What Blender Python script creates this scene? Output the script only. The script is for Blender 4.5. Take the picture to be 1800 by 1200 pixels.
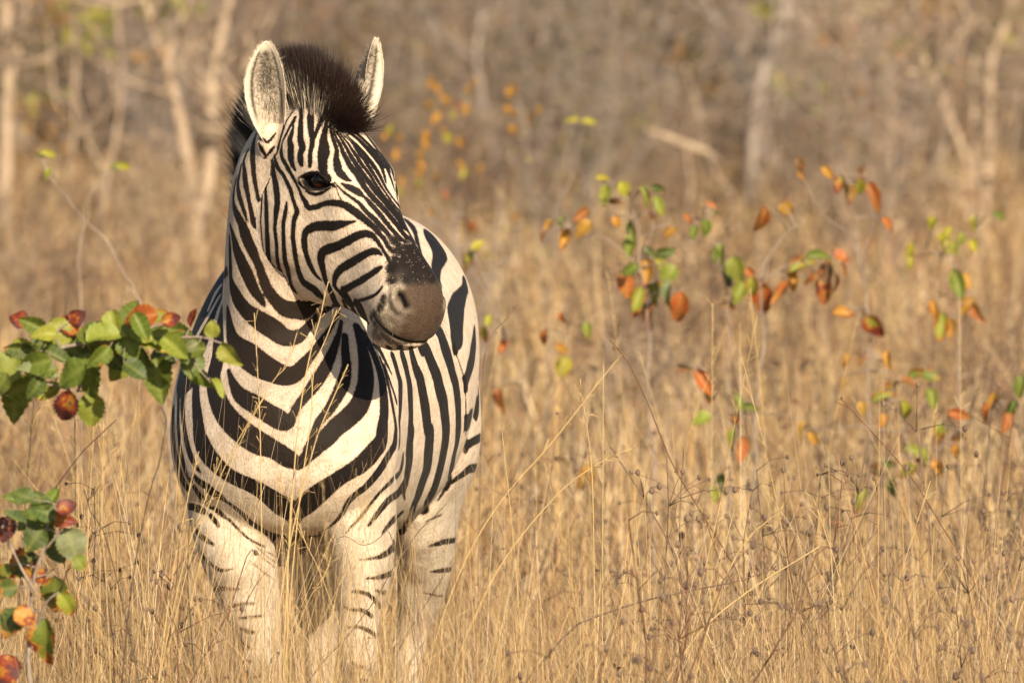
import bpy, bmesh, math, random
import numpy as np
from mathutils import Vector, Matrix
from mathutils.bvhtree import BVHTree

for o in list(bpy.data.objects):
    bpy.data.objects.remove(o, do_unlink=True)
S = bpy.context.scene
COL = S.collection
R = math.radians
rng = np.random.default_rng(11)
random.seed(5)

# ------------------------------------------------------------------ camera
FPX = 20000.0                      # focal length in pixels of the 1800 px wide photograph (400 mm lens)
CAM = Vector((0.0, -25.0, 2.0))
PITCH = math.atan(720.0 / FPX)     # horizon lies 720 px above the middle of the frame
cd = bpy.data.cameras.new('camera')
cam = bpy.data.objects.new('camera', cd)
COL.objects.link(cam)
cd.sensor_width = 36.0
cd.lens = 36.0 * FPX / 1800.0
cd.clip_start = 0.5
cd.clip_end = 2000.0
cd.dof.use_dof = True
cd.dof.focus_distance = 24.9
cd.dof.aperture_fstop = 8.6
cam.location = CAM
cam.rotation_euler = (math.pi / 2 - PITCH, 0, 0)
S.camera = cam

# ------------------------------------------------------------------ daylight
SUN_EL, SUN_AZ = R(25), R(22)      # low warm sun behind the camera, a little to its right
w = bpy.data.worlds.new('World')
S.world = w
w.use_nodes = True
nt = w.node_tree
sky = nt.nodes.new('ShaderNodeTexSky')
sky.sky_type = 'NISHITA'
sky.sun_disc = False
sky.sun_elevation = SUN_EL
sky.sun_rotation = math.pi - SUN_AZ
nt.links.new(sky.outputs[0], nt.nodes['Background'].inputs[0])
nt.nodes['Background'].inputs[1].default_value = 0.07
ld = bpy.data.lights.new('sun', 'SUN')
ld.energy = 5.0
ld.angle = R(0.5)
ld.color = (1.0, 0.845, 0.635)
lo = bpy.data.objects.new('sun', ld)
COL.objects.link(lo)
to_sun = Vector((math.sin(SUN_AZ) * math.cos(SUN_EL), -math.cos(SUN_AZ) * math.cos(SUN_EL), math.sin(SUN_EL)))
lo.rotation_euler = to_sun.to_track_quat('Z', 'Y').to_euler()
lo.location = (3, -10, 12)
S.view_settings.view_transform = 'Standard'
S.view_settings.look = 'None'
S.view_settings.gamma = 1.0
S.view_settings.use_curve_mapping = False
S.view_settings.exposure = 0.58

# ------------------------------------------------------------------ helpers
_cp, _sp = math.cos(PITCH), math.sin(PITCH)
def ray(px, py):
    """direction, in the field, of the line of sight noted as px, py on the 1800 x 1200 survey photograph"""
    a, b = (px - 900.0) / FPX, -(py - 600.0) / FPX
    return Vector((a, _cp + b * _sp, -_sp + b * _cp))
def P(px, py, Y):
    d = ray(px, py)
    return CAM + d * ((Y - CAM.y) / d.y)
def pxm(Y):
    return FPX / (Y - CAM.y)       # photograph pixels per metre at distance Y

def tag(o, label=None, cat=None, group=None, kind=None):
    if label: o['label'] = label
    if cat: o['category'] = cat
    if group: o['group'] = group
    if kind: o['kind'] = kind
    return o
def link(name, me, mat=None, parent=None):
    o = bpy.data.objects.new(name, me)
    COL.objects.link(o)
    if mat is not None:
        me.materials.clear()
        me.materials.append(mat)
    if parent is not None:
        o.parent = parent
        o.matrix_parent_inverse = Matrix.Translation(-Vector(parent.location))
    return o
def empty(name, loc):
    o = bpy.data.objects.new(name, None)
    o.empty_display_size = 0.1
    o.location = loc
    COL.objects.link(o)
    return o
def mesh_np(name, verts, faces, smooth=True):
    """verts (n,3); faces: list of index arrays, each (m,k)"""
    me = bpy.data.meshes.new(name)
    verts = np.asarray(verts, dtype=np.float32)
    me.vertices.add(len(verts))
    me.vertices.foreach_set('co', verts.ravel())
    faces = [np.asarray(f, dtype=np.int32) for f in faces if len(f)]
    idx = np.concatenate([f.ravel() for f in faces])
    cnt = np.concatenate([np.full(len(f), f.shape[1], dtype=np.int32) for f in faces])
    st = np.concatenate([[0], np.cumsum(cnt)[:-1]]).astype(np.int32)
    me.loops.add(len(idx))
    me.loops.foreach_set('vertex_index', idx)
    me.polygons.add(len(cnt))
    me.polygons.foreach_set('loop_start', st)
    me.polygons.foreach_set('loop_total', cnt)
    me.polygons.foreach_set('use_smooth', np.full(len(cnt), smooth))
    me.update(calc_edges=True)
    me.validate()
    return me
def set_attr(me, name, vals, kind='FLOAT'):
    a = me.attributes.new(name, kind, 'POINT')
    if kind == 'FLOAT':
        a.data.foreach_set('value', np.asarray(vals, dtype=np.float32))
    else:
        v = np.asarray(vals, dtype=np.float32)
        if v.shape[1] == 3: v = np.concatenate([v, np.ones((len(v), 1), np.float32)], 1)
        a.data.foreach_set('color', v.ravel())

class NT:
    """small helper to write node materials"""
    def __init__(self, name):
        self.m = bpy.data.materials.new(name)
        self.m.use_nodes = True
        self.t = self.m.node_tree
        self.b = self.t.nodes['Principled BSDF']
        self.out = self.t.nodes['Material Output']
    def n(self, typ, **kw):
        nd = self.t.nodes.new(typ)
        for k, v in kw.items():
            if k.startswith('i_'):
                key = k[2:]
                nd.inputs[int(key) if key.isdigit() else key].default_value = v
            else:
                setattr(nd, k, v)
        return nd
    def l(self, a, b):
        self.t.links.new(a, b)
    def math(self, op, a, b=None, clamp=False):
        nd = self.n('ShaderNodeMath', operation=op, use_clamp=clamp)
        for i, v in enumerate((a, b)):
            if v is None: continue
            if isinstance(v, (int, float)): nd.inputs[i].default_value = v
            else: self.l(v, nd.inputs[i])
        return nd.outputs[0]
    def mix(self, f, a, b, blend='MIX'):
        nd = self.n('ShaderNodeMix', data_type='RGBA', blend_type=blend)
        for i, v in ((0, f), (6, a), (7, b)):
            if isinstance(v, (int, float)): nd.inputs[i].default_value = v
            elif isinstance(v, tuple): nd.inputs[i].default_value = v if len(v) == 4 else (*v, 1)
            else: self.l(v, nd.inputs[i])
        return nd.outputs[2]
    def noise(self, scale, detail=2.0, vec=None, rough=0.5):
        nd = self.n('ShaderNodeTexNoise')
        nd.inputs['Scale'].default_value = scale
        nd.inputs['Detail'].default_value = detail
        nd.inputs['Roughness'].default_value = rough
        if vec is not None: self.l(vec, nd.inputs['Vector'])
        return nd.outputs[0]
    def ramp(self, f, stops):
        nd = self.n('ShaderNodeValToRGB')
        e = nd.color_ramp.elements
        while len(e) < len(stops): e.new(0.5)
        for k, (p, c) in enumerate(stops):
            e[k].position = p
            e[k].color = c if len(c) == 4 else (*c, 1)
        self.l(f, nd.inputs[0])
        return nd.outputs[0]
    def attr(self, name, typ='GEOMETRY'):
        return self.n('ShaderNodeAttribute', attribute_name=name, attribute_type=typ)
    def smooth(self, v, lo, hi):
        nd = self.n('ShaderNodeMapRange', interpolation_type='SMOOTHSTEP')
        self.l(v, nd.inputs[0])
        nd.inputs[1].default_value = lo
        nd.inputs[2].default_value = hi
        return nd.outputs[0]
# ------------------------------------------------------------------ the coat: dark stripes noted on the survey photograph
# each stroke is x, y, width triples along the middle of one dark stripe, a few of painted shade; they are carried onto the animal's skin below
HEAD_STROKES = [
 [520,180,3, 517,193,2.5, 510,203,2, 502,215,3, 498,227,4, 494,240,3, 490,255,4, 487,268,3, 480,279,3, 474,290,3, 469,304,4, 467,320,5, 467,340,5, 468,365,7, 469,400,7, 470,420,8, 471,445,8, 475,467,6, 483,487,5, 490,500,5, 500,509,4],
 [467,276,4, 466,282,4, 465,290,5, 461,303,4, 459,320,3, 460,340,3, 460,355,3, 459,375,2.5, 458,390,2, 459,405,2, 461,425,2, 463,445,2],
 [455,253,3, 460,263,7, 467,274,5], [482,258,3, 476,266,6, 470,272,4, 467,276,4],
 [456,243,3, 464,246,5, 470,250,5, 478,243,4, 484,235,2],
 [519,206,5, 515,215,6, 509,224,4, 503,236,3.5, 498,246,3, 495,256,2.5],
 [515,218,5, 515,225,4, 512,236,7, 509,247,9, 511,259,11, 511,275,11, 514,289,8, 519,299,4],
 [496,256,2, 494,268,6, 497,280,7, 504,292,7, 508,300,7, 515,312,6, 522,325,4.5, 527,336,5, 531,346,6, 537,356,9, 543,365,10, 555,364,10, 565,360,9.5, 577,357,10, 590,357,12, 604,360,13, 616,367,14, 630,377,14, 645,389,12, 658,400,11, 668,412,9, 676,421,8, 681,431,8, 688,440,8],
 [482,272,2, 486,290,7, 491,299,7, 498,308,6, 505,322,7, 511,335,7, 515,350,7, 519,362,7, 522,372,9, 518,383,9, 516,394,8, 515,410,7.5, 515,420,8, 517,435,8, 519,450,8, 522,465,8, 526,480,9, 532,494,10, 540,501,11, 552,509,12, 560,517,11, 567,522,8],
 [480,284,3, 480,290,5, 481,305,8, 484,322,10, 486,335,11, 487,350,10.5, 487,362,10, 485,375,9, 484,390,6.5, 483,400,6, 484,412,6, 486,430,6, 487,450,6, 490,468,6, 495,482,6, 501,494,6, 508,505,5, 514,511,3],
 [504,356,3, 503,365,6, 501,377,7, 498,395,7, 498,405,6.5, 498.5,425,7, 499.5,440,7.5, 501,458,8, 505,472,8, 508,485,7, 511,498,6, 516,508,5, 521,515,3],
 [624,389,3, 615,391,7, 600,394,14, 585,397,18, 570,397,18, 555,398,17, 545,402,15, 537,409,12, 535,420,11, 535,428,11, 537,441,9, 541,455,8.5, 547,470,8, 554,482,6, 560,488,4, 565,493,2],
 [684,459,6, 680,450,7, 674,440,6, 667,429,7, 660,420,9, 652,413,12, 640,411,14, 625,416,15, 610,424,16, 592,433,16, 577,438,18, 567,444,16, 564,455,13, 566,467,11, 569,480,9, 572,492,8, 577,502,8, 581,511,8, 584,518,9, 588,528,9, 594,538,9, 602,547,7, 612,552,4],
 [671,448,4, 666,444,9, 660,442,12, 650,443,13, 640,448,13, 625,457,15, 610,466,15, 598,474,14, 591,483,12, 588,492,9, 588,501,7, 592,508,6, 598,514,7, 604,521,7, 611,530,8, 616,536,6],
 [670,470,6, 664,474,10, 650,483,11, 635,493,12, 620,501,12, 608,508,13, 604,511,10, 610,519,6, 616,528,5, 620,535,4],
 [672,504,3, 664,514,5, 654,521,6, 640,526,6, 628,530,6, 622,534,6],
 [628,536,10, 634,545,11, 638,553,10, 642,562,6, 648,568,4],  # black at the mouth corner, with the corner's shadow painted in
 [620,541,5, 625,551,6, 631,560,4], [604,530,5, 610,542,5, 618,553,4],
 [530,180,8, 529,195,7.5, 529,210,8, 528,230,10, 528,245,11, 531,260,12, 528,270,10, 528,280,11, 530,288,8, 532,292,3],
 [544,193,3, 546,205,13, 546,220,12, 547,232,11, 549,244,10, 548,258,9, 545,270,8, 545,280,8, 545,290,7, 545.5,293,4],
 [566,205,6, 561,219,8, 557,230,7, 553,240,6, 550,248,5],
 [574,212,3, 573,220,7, 571,232,10, 569,244,14, 569,260,20, 569,270,21, 567,280,18, 567,292,17, 568,300,16, 572,306,10, 576,310,5, 580,313,2],
 [580,218,3, 582,230,6, 585,242,7, 589,254,8, 592,264,8, 591,275,10, 593,290,14, 596,302,15, 603,309,13, 610,315,8, 617,318,3],
 [585,226,3, 590,240,5, 598,255,6.5, 604,270,8, 612,285,10, 619,296,11, 627,305,12, 635,318,12, 643,332,10, 655,346,10, 666,358,10, 677,370,9, 688,383,9, 699,396,9, 708,409,8, 716,418,8],
 [591,232,3, 602,248,5, 610,262,6, 618,276,8, 629,293,9, 638,306,9, 647,318,10, 656,330,10, 666,343,9, 676,354,9, 687,368,8, 699,382,8, 710,396,8, 719,407,7, 727,416,7],
 [598,236,2.5, 610,250,4, 619,263,5, 627,275,7, 636,289,7, 648,304,6, 658,320,6, 667,334,6, 678,349,6, 690,364,6, 700,376,6, 710,387,6, 720,399,6, 730,411,6],
 [604,238,2, 616,248,3, 624,258,5, 632,270,7, 641,281,7, 650,296,7, 658,308,6, 667,323,5, 675,335,4, 684,348,4, 694,362,4, 704,373,4, 714,384,4, 725,397,4],
 [609,238,2, 620,248,4, 630,259,6, 640,270,7, 650,283,8, 660,296,7, 667,308,6, 674,322,5, 680,333,4, 692,350,3, 705,367,3, 718,384,3],
 [604,227,4, 618,236,5, 630,245,6, 642,257,7, 652,268,8, 662,281,7, 670,293,6, 675,307,5, 678,320,3],
 [590,215,8, 606,222,8, 622,231,6, 634,241,5, 646,252,5, 657,264,6, 667,277,6, 674,292,6],
 [660,263,2, 672,274,4, 680,288,5, 684,299,4],
 [601,323,4, 610,328,9, 620,332,12, 630,338,12, 636,343,8], [638,343,4, 648,354,8, 658,365,9, 668,377,9, 678,390,9, 688,402,8, 696,411,8, 704,420,9],
 [588,321,1.5, 594,327,2.5, 600,334,3.5, 610,342,5, 620,349,6, 632,358,7, 641,369,8, 650,378,9, 660,387,10, 670,398,10, 681,410,8, 688,420,8],
 [592,332,1.2, 596,344,1.2, 600,351,1.5],
 [523,318,2, 530,311,3, 540,305.5,3, 552,304.5,3, 561,307,4, 570,313,7, 578,320,8, 585,325,7, 590,329,3],
 [525,321,6, 532,327,5, 540,333,3, 552,334.5,2, 562,331,2],
 [538,336,3, 547,340.5,5, 556,342,5.5, 565,339,5.5, 574,334,5, 581,329,3],
]
BODY_STROKES = [
 # neck
 [416,310,2, 411,335,5, 410,350,6, 411,362,7, 414,372,9, 419,383,12, 424,393,13, 430,410,17, 437,428,17, 444,442,17, 450,456,13, 456,470,14, 462,488,15, 472,512,18, 487,531,21, 500,541,26, 513,545,28, 528,544,27, 540,540,24, 553,530,20, 562,522,18, 575,512,16],
 [436,264,3, 431,275,4, 428,285,5, 429,295,6, 430,310,8, 432,325,8, 435,340,7, 438,355,6, 441,370,7, 444,385,8, 448,393,10, 452,405,10, 456,418,6, 459,430,4, 462,442,2.5],
 [424,290,3, 419,315,6, 418,325,6, 419,337,7, 422,350,7, 427,365,6, 431,378,5, 435,389,2],
 [450,236,3, 446,250,6, 444,265,8, 444,280,8, 445,290,7.5, 446,305,7, 448,320,6.5, 451,335,6, 454,350,5, 457,362,3, 458,372,2],
 [404,395,4, 407,405,6, 411,420,9, 416,440,14, 424,460,17, 433,480,19, 446,508,17, 457,524,13, 464,536,6],
 [403,415,4, 404,440,7, 405,470,8, 406,492,9, 414,519,18, 432,545,23, 457,564,31, 480,578,33, 502,594,28, 525,591,22, 540,576,15, 562,552,10, 580,540,8, 598,524,8],
 [400,543,4, 404,575,12, 410,598,22, 422,613,34, 435,624,42, 457,641,42, 480,653,36, 502,660,31, 520,654,26, 537,635,18, 552,618,14, 564,600,11, 577,582,8, 588,564,6, 596,548,5],
 [401,650,5, 411,677,15, 423,695,25, 447,710,30, 470,725,31, 490,737,32, 505,743,22, 514,730,14, 520,718,14, 534,700,16, 548,682,20, 562,662,22, 574,642,20, 583,622,16, 590,604,12, 596,585,8, 600,565,6],
 [607,590,10, 607,615,13, 609,645,16, 604,672,22, 592,697,20, 578,720,17, 563,738,14, 553,757,11, 545,775,9, 535,795,8],
 [628,575,12, 635,600,14, 640,622,18, 644,652,24, 642,682,28, 632,712,32, 614,732,32, 592,750,30, 575,768,30, 560,782,26, 548,795,22, 535,808,18, 525,818,14],
 [388,535,10, 386,570,14, 384,600,18, 382,630,22, 375,665,24, 380,695,31, 393,724,37, 415,750,41, 450,776,42, 480,789,34, 507,806,32, 520,812,24],
 [345,665,10, 344,700,14, 347,735,18, 350,765,22, 354,778,27, 364,797,30, 382,818,27, 400,833,24, 422,845,24, 445,855,25, 467,868,28, 490,884,34, 509,896,38, 517,912,26, 519,926,10],
 [520,905,24, 530,894,34, 545,880,36, 567,862,33, 590,845,27, 612,831,27, 635,816,30, 657,794,30, 672,772,22, 675,740,16, 676,710,15, 674,682,13, 668,652,11, 658,626,9, 648,604,8, 640,585,8],
 # shoulder and barrel
 [668,628,2.5, 677,652,3.5, 684,682,4.5, 690,712,4.5, 695,742,4.5, 696,762,6, 693,782,9, 683,800,11, 672,820,12, 657,840,12, 642,856,11, 624,870,10, 611,884,9, 602,901,8, 590,916,5, 575,928,3, 560,936,2],
 [660,603,6, 670,620,6, 680,640,4, 688,656,2], [648,600,8, 655,615,7, 662,628,5],
 [676,640,2, 685,668,3, 693,692,3, 697,706,3],
 [652,510,4, 664,555,5, 678,595,6, 682,608,6, 687,615,7, 695,640,7, 701,662,7, 704,675,7.5, 704,700,7, 703,725,5, 702,740,4, 703,760,3, 702,782,4],
 [708,800,3, 706,817,5, 701,832,7, 692,841,8, 680,853,6, 665,868,5, 650,887,5, 635,907,5, 620,923,4, 608,937,2],
 [655,460,6, 668,520,7, 684,565,8, 698,598,9, 704,615,9, 712,640,9, 717,662,8, 720,680,9, 721,700,9, 722,725,8, 721,750,9, 721,765,12, 720,782,12, 719,812,12, 716,835,10, 713,852,9, 710,868,5, 712,878,3],
 [708,853,9, 700,866,11, 685,877,11, 673,890,10, 660,907,8, 648,923,5],
 [703,904,5, 693,912,9, 682,924,7, 671,938,3],
 [676,420,7, 686,480,8, 700,540,8, 712,580,8, 721,605,8, 724,622,9, 730,645,12, 738,667,15, 743,690,15, 748,720,16, 752,750,15, 755,765,16, 754,790,16, 751,820,14, 744,844,13, 736,868,11, 728,888,10, 722,906,8, 713,922,7, 703,932,6, 696,938,4],
 [700,398,8, 706,450,10, 716,520,11, 728,575,12, 738,600,13, 749,615,16, 759,638,16, 767,660,17, 773,682,18, 779,705,17, 782,728,15, 784,750,14, 783,775,13, 778,805,12, 772,832,12, 766,853,11, 758,872,10, 751,889,7, 743,901,4],
 [731,412,6, 738,450,9, 748,510,10, 758,550,10, 766,575,10, 775,590,14, 784,615,16, 791,637,14, 797,660,12, 802,682,12, 805,705,11, 806,728,10, 806,750,10, 804,775,9, 797,805,8, 794,823,8, 790,841,7, 784,856,6, 775,871,4, 769,880,2],
 [799,615,1.5, 809,642,2, 817,668,2, 818.5,698,2, 819,728,2, 818.5,765,1.5],  # flank fold: shade of the crease drawn as a thin dark line
 # rump and thigh
 [713,385,4, 722,395,8, 728,405,8, 731,415,5],
 [753,407,7, 763,423,15, 770,440,24, 771,455,24, 767,470,19, 767,485,13, 770,497,9],
 [817,488,3, 818,505,12, 812,520,22, 807,533,28, 803,554.7,30, 801,580,28, 799,600,15, 799,612,3],
 [834.7,576,3, 834,600,8, 830,630,12, 824,652,12, 819,670,10, 817,682,5],
 [840.5,678,2, 841,702,5, 836,720,13, 826,737,14, 819,745,12],
 [850,766,14, 838,772,14, 826,779,13, 818,785,9],
 [840,822,16, 826,824,14, 812,834,9, 800,843,7, 792,850,3],
 [800,949,9, 780,952,9, 770,955,8, 755,959,3], [798,1000,8, 778,1002,8, 768,1003,6, 756,1004,2],
 [777,1047,5, 766,1046,3, 745,1041,2], [776,904,3, 760,911,3, 748,917,2], [716,1074,4, 717,1078,4],
 # left flank seen past the neck: dark with thin pale lines (see PALE_STROKES)
 [398,478,14, 388,500,20, 376,525,30, 362,550,38, 352,575,44, 345,600,46, 336,640,40, 326,672,20],
 [328,668,6, 323,690,8, 321,710,8, 322,735,7, 325,760,7, 330,785,9, 338,808,9, 346,822,7, 353,830,3],
 [314,690,5, 313,735,5, 314,760,5, 317,790,6, 322,812,6, 328,835,5, 333,845,3],
 [304,720,5, 304,760,5, 307,790,6, 313,820,7, 318,838,9, 326,852,9, 332,862,5],
 [315,870,8, 324,882,9, 332,889,11, 345,892,14, 356,897,12, 363,901,6],
 [340,836,6, 350,846,10, 362,855,13, 375,866,14, 388,873,10, 396,880,5, 405,886,5, 422,899,7, 440,917,8, 455,927,8, 472,936,8, 492,942,9, 512,943,8],
 [335,845,5, 345,862,7, 355,875,9, 365,886,7, 372,893,4],
 [377,893,7, 385,899,9, 394,907,7, 400,912,5, 405,915,5, 425,936,4, 440,948,4, 455,956,4, 465,960,3],
 [370,905,8, 377,914,9, 384,924,6], [333,912,5, 335,914,5],
 [344,930,6, 351,940,8, 364,950,8, 376,957,4],
 [352,970,3, 360,981,5, 372,993,6, 384,1000,7, 393,1002,5, 410,999,2], [361,1004,4, 365,1007,6],
 [370,1032,4, 380,1033,9, 395,1034,7, 410,1035,5, 420,1034,2],
 [404,1070,8, 410,1064,6, 425,1061,5, 440,1060,4, 450,1060,2], [388,1055,5, 390,1054,5],
 [420,1086,4, 440,1084,4, 460,1082,4], [423,1105,5, 435,1109,7, 446,1111,5], [425,1128,5, 432,1133,5, 441,1140,3],
 [432,1160,5, 442,1163,6], [441,1190,5, 455,1188,4],
 [520,930,10, 527,945,13, 531,960,11, 529,972,7], [545,943,4, 560,940,3, 570,934,2],  # first stroke: black armpit fur and the shadow there, painted as one
 [443,965,1.4, 462,980,1.4, 485,998,1.2], [452,962,1.4, 470,978,1.4, 488,990,1.2], [440,985,1.2, 460,1003,1.4, 482,1018,1.2], [466,968,1.2, 480,975,1.4, 490,984,1.2],  # skin wrinkles, their crease shade drawn as fine dark strokes
 # right foreleg
 [692,960,8, 682,970,10, 670,977,8, 660,980,6, 645,982,3, 630,983,1.5], [688,1007,9, 675,1012,9, 660,1015,6, 645,1016,3],
 [682,1042,8, 670,1040,6, 660,1037,4], [668,1066,8, 658,1053,7, 645,1043,7, 632,1040,6, 620,1039,4],
 [654,1083,7, 643,1075,7, 630,1071,6, 618,1071,5, 606,1066,4], [665,1120,8, 650,1109,7, 637,1103,6, 625,1101,5, 611,1102,3],
 [638,1172,7, 628,1170,5, 620,1164,4], [632,1196,6, 645,1195,6],
]
PALE_STROKES = [
 [402,484,3, 390,499,3.5, 380,513,4.5, 372,530,4, 366,545,3], [400,500,2.5, 385,522,3.5, 372,545,4, 358,570,4, 345,595,4, 338,622,3],
 [398,512,2.5, 388,535,4, 381,557,6, 376,572,7, 371,595,7, 366,612,9, 360,630,11, 357,650,12, 356,668,12],
 [362,560,2.5, 348,585,3, 338,607,3], [377,482,6, 376,505,6],
]
# ------------------------------------------------------------------ zebra: shape
def spline(keys, m):
    """smooth resampling of a table of keys (first column is arbitrary), m samples per span"""
    K = np.asarray(keys, dtype=float)
    Kp = np.vstack([2 * K[0] - K[1], K, 2 * K[-1] - K[-2]])
    out = []
    for i in range(1, len(Kp) - 2):
        p0, p1, p2, p3 = Kp[i - 1], Kp[i], Kp[i + 1], Kp[i + 2]
        for t in np.linspace(0, 1, m, endpoint=False):
            out.append(0.5 * ((2 * p1) + (-p0 + p2) * t + (2 * p0 - 5 * p1 + 4 * p2 - p3) * t ** 2 + (-p0 + 3 * p1 - 3 * p2 + p3) * t ** 3))
    out.append(K[-1])
    return np.array(out)

def loft(rings):
    """closed tube through rings of equal point count"""
    n = len(rings[0])
    V = np.vstack(rings + [rings[0].mean(0)[None], rings[-1].mean(0)[None]])
    r = len(rings)
    i = np.arange(n); j = (i + 1) % n
    F = []
    for k in range(r - 1):
        F.append(np.stack([k * n + i, k * n + j, (k + 1) * n + j, (k + 1) * n + i], 1))
    quads = np.vstack(F)
    c0, c1 = r * n, r * n + 1
    tris = np.vstack([np.stack([np.full(n, c0), j, i], 1), np.stack([np.full(n, c1), (r - 1) * n + i, (r - 1) * n + j], 1)])
    return V, quads, tris

NSEG = 40
ANG = np.linspace(0, 2 * math.pi, NSEG, endpoint=False)
def superell(e):
    c, s = np.cos(ANG), np.sin(ANG)
    return np.sign(c) * np.abs(c) ** e, np.sign(s) * np.abs(s) ** e

def ball(c, r, axes=None, n=18):
    """ellipsoid as a closed loft"""
    c = np.array(c, float); r = np.array(r, float)
    A = np.eye(3) if axes is None else np.array(axes, float)
    rings = []
    for th in np.linspace(0.12, math.pi - 0.12, n):
        x, y = np.cos(ANG) * math.sin(th), np.sin(ANG) * math.sin(th)
        z = np.full(NSEG, math.cos(th))
        L = np.stack([x * r[0], y * r[1], z * r[2]], 1)
        rings.append(c + L @ A)
    return loft(rings)

# --- trunk: stations along the back; s metres behind the breast, lateral offset, top, bottom, half width, exponent
BYAW = R(9.5)
BF = np.array([-math.sin(BYAW), -math.cos(BYAW), 0.0])       # forward
BL = np.array([math.cos(BYAW), -math.sin(BYAW), 0.0])        # the animal's left
BO = np.array([-0.548, 0.0, 0.0])
TRUNK = [
 # s    off    top   bot   hw    e
 (-.045, .042, 0.93, 0.87, .030, 1.0),
 (-.03, .040, 0.985, 0.80, .090, 1.0),
 (.02,  .036, 1.04, 0.72, .172, .97),
 (.08,  .027, 1.09, 0.68, .222, .93),
 (.16,  .014, 1.17, 0.66, .252, .90),
 (.26,  .004, 1.26, 0.65, .260, .90),
 (.40,  .006, 1.345, 0.64, .258, .92),
 (.60,  .024, 1.325, 0.62, .268, .94),
 (.82,  .026, 1.310, 0.61, .285, .96),
 (1.02, .018, 1.335, 0.65, .285, .96),
 (1.20, .012, 1.362, 0.74, .268, .96),
 (1.36, .012, 1.340, 0.84, .228, 1.0),
 (1.48, .010, 1.26, 0.95, .150, 1.0),
 (1.54, .010, 1.16, 1.04, .070, 1.0),
]
def trunk_rings():
    rings = []
    for s, off, top, bot, hw, e in spline(TRUNK, 4):
        zc = bot + (top - bot) * (0.42 + 0.06 * min(1, max(0, (s - .2) / .4)))
        cx, sx = superell(e)
        fr = min(1, max(0, (.55 - s) / .4))                       # wedge shaped between the shoulders
        cx = cx * np.where(sx > 0, 1 - .30 * fr * sx ** 2, 1)
        z = np.where(sx > 0, zc + sx * (top - zc), zc + sx * (zc - bot))
        rings.append(BO - BF * s + BL * off + np.outer(cx * hw, BL) + np.outer(z, [0, 0, 1]))
    return rings

# --- neck: px, py, Y of the middle; half width px, half depth m, tilt (degrees the section leans)
NECK = [
 (503, 850, .31, 120, .200, 78),
 (502, 760, .285, 138, .235, 70),
 (499, 690, .265, 126, .240, 62),
 (497, 620, .250, 113, .222, 54),
 (496, 560, .232, 107, .195, 47),
 (497, 480, .20, 103,  .165, 42),
 (499, 400, .165, 100,  .145, 38),
 (503, 330, .135, 95,  .128, 36),
 (511, 270, .105, 82,  .110, 36),
 (528, 222, .075, 60,  .085, 40),
 (545, 200, .055, 36,  .050, 44),
]
def neck_rings():
    rings = []
    for px, py, Y, hw, hd, tl in spline(NECK, 4):
        c = np.array(P(px, py, Y))
        tl = R(tl)
        dep = np.array([0.10 * math.cos(tl), -math.cos(tl), -math.sin(tl)])   # towards the throat
        dep /= np.linalg.norm(dep)
        lat = np.array([1.0, 0.10, 0.0])
        cx, sx = superell(.95)
        rings.append(c + np.outer(cx * hw / pxm(Y), lat) + np.outer(sx * hd, dep))
    return rings

# --- head frame
HYAW, HPIT, HROLL = R(42), R(45.5), R(0)
HA = np.array(P(547, 238, 0.06))
HF = np.array([math.sin(HYAW) * math.cos(HPIT), -math.cos(HYAW) * math.cos(HPIT), -math.sin(HPIT)])
HL = np.array([math.cos(HYAW), math.sin(HYAW), 0.0])
HU = np.cross(HF, HL)
if HU[2] < 0: HU = -HU
_r = HROLL
HL, HU = HL * math.cos(_r) + HU * math.sin(_r), HU * math.cos(_r) - HL * math.sin(_r)
def HP(s, l, u):
    return HA + HF * s + HL * l + HU * u
HEAD = [
 # s     top    bot    hw    zw(height of widest)   e
 (-.055, .040, -.060, .045, -.01, 1.0),
 (-.03,  .068, -.120, .076, -.01, .95),
 (.01,   .086, -.200, .094, .00, .90),
 (.06,   .098, -.262, .101, .005, .88),
 (.11,   .103, -.297, .103, .01, .86),
 (.16,   .102, -.303, .099, .02, .84),
 (.21,   .095, -.285, .092, .02, .84),
 (.26,   .085, -.256, .080, .01, .84),
 (.31,   .076, -.220, .070, .00, .85),
 (.36,   .068, -.176, .066, -.01, .86),
 (.41,   .063, -.152, .068, -.015, .88),
 (.455,  .060, -.136, .076, -.02, .90),
 (.495,  .050, -.130, .079, -.03, .90),
 (.535,  .024, -.116, .069, -.035, .92),
 (.558, -.008, -.100, .046, -.045, 1.0),
 (.568, -.034, -.076, .018, -.05, 1.0),
]
def head_rings():
    rings = []
    for s, top, bot, hw, zw, e in spline(HEAD, 4):
        cx, sx = superell(e)
        u = np.where(sx > 0, zw + sx * (top - zw), zw + sx * (zw - bot))
        # jaw narrower than the forehead
        nar = 1.0 - 0.26 * np.clip(-sx, 0, 1) ** 2
        rings.append(HP(s, 0, 0) + np.outer(cx * hw * nar, HL) + np.outer(u, HU))
    return rings

def leg(keys):
    """px, py, Y, half width px, half depth m"""
    rings = []
    for px, py, Y, hw, hd in spline(keys, 4):
        c = np.array(P(px, py, Y))
        rings.append(c + np.outer(np.cos(ANG) * hw / pxm(Y), BL) + np.outer(np.sin(ANG) * hd, BF))
    return loft(rings)

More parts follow.
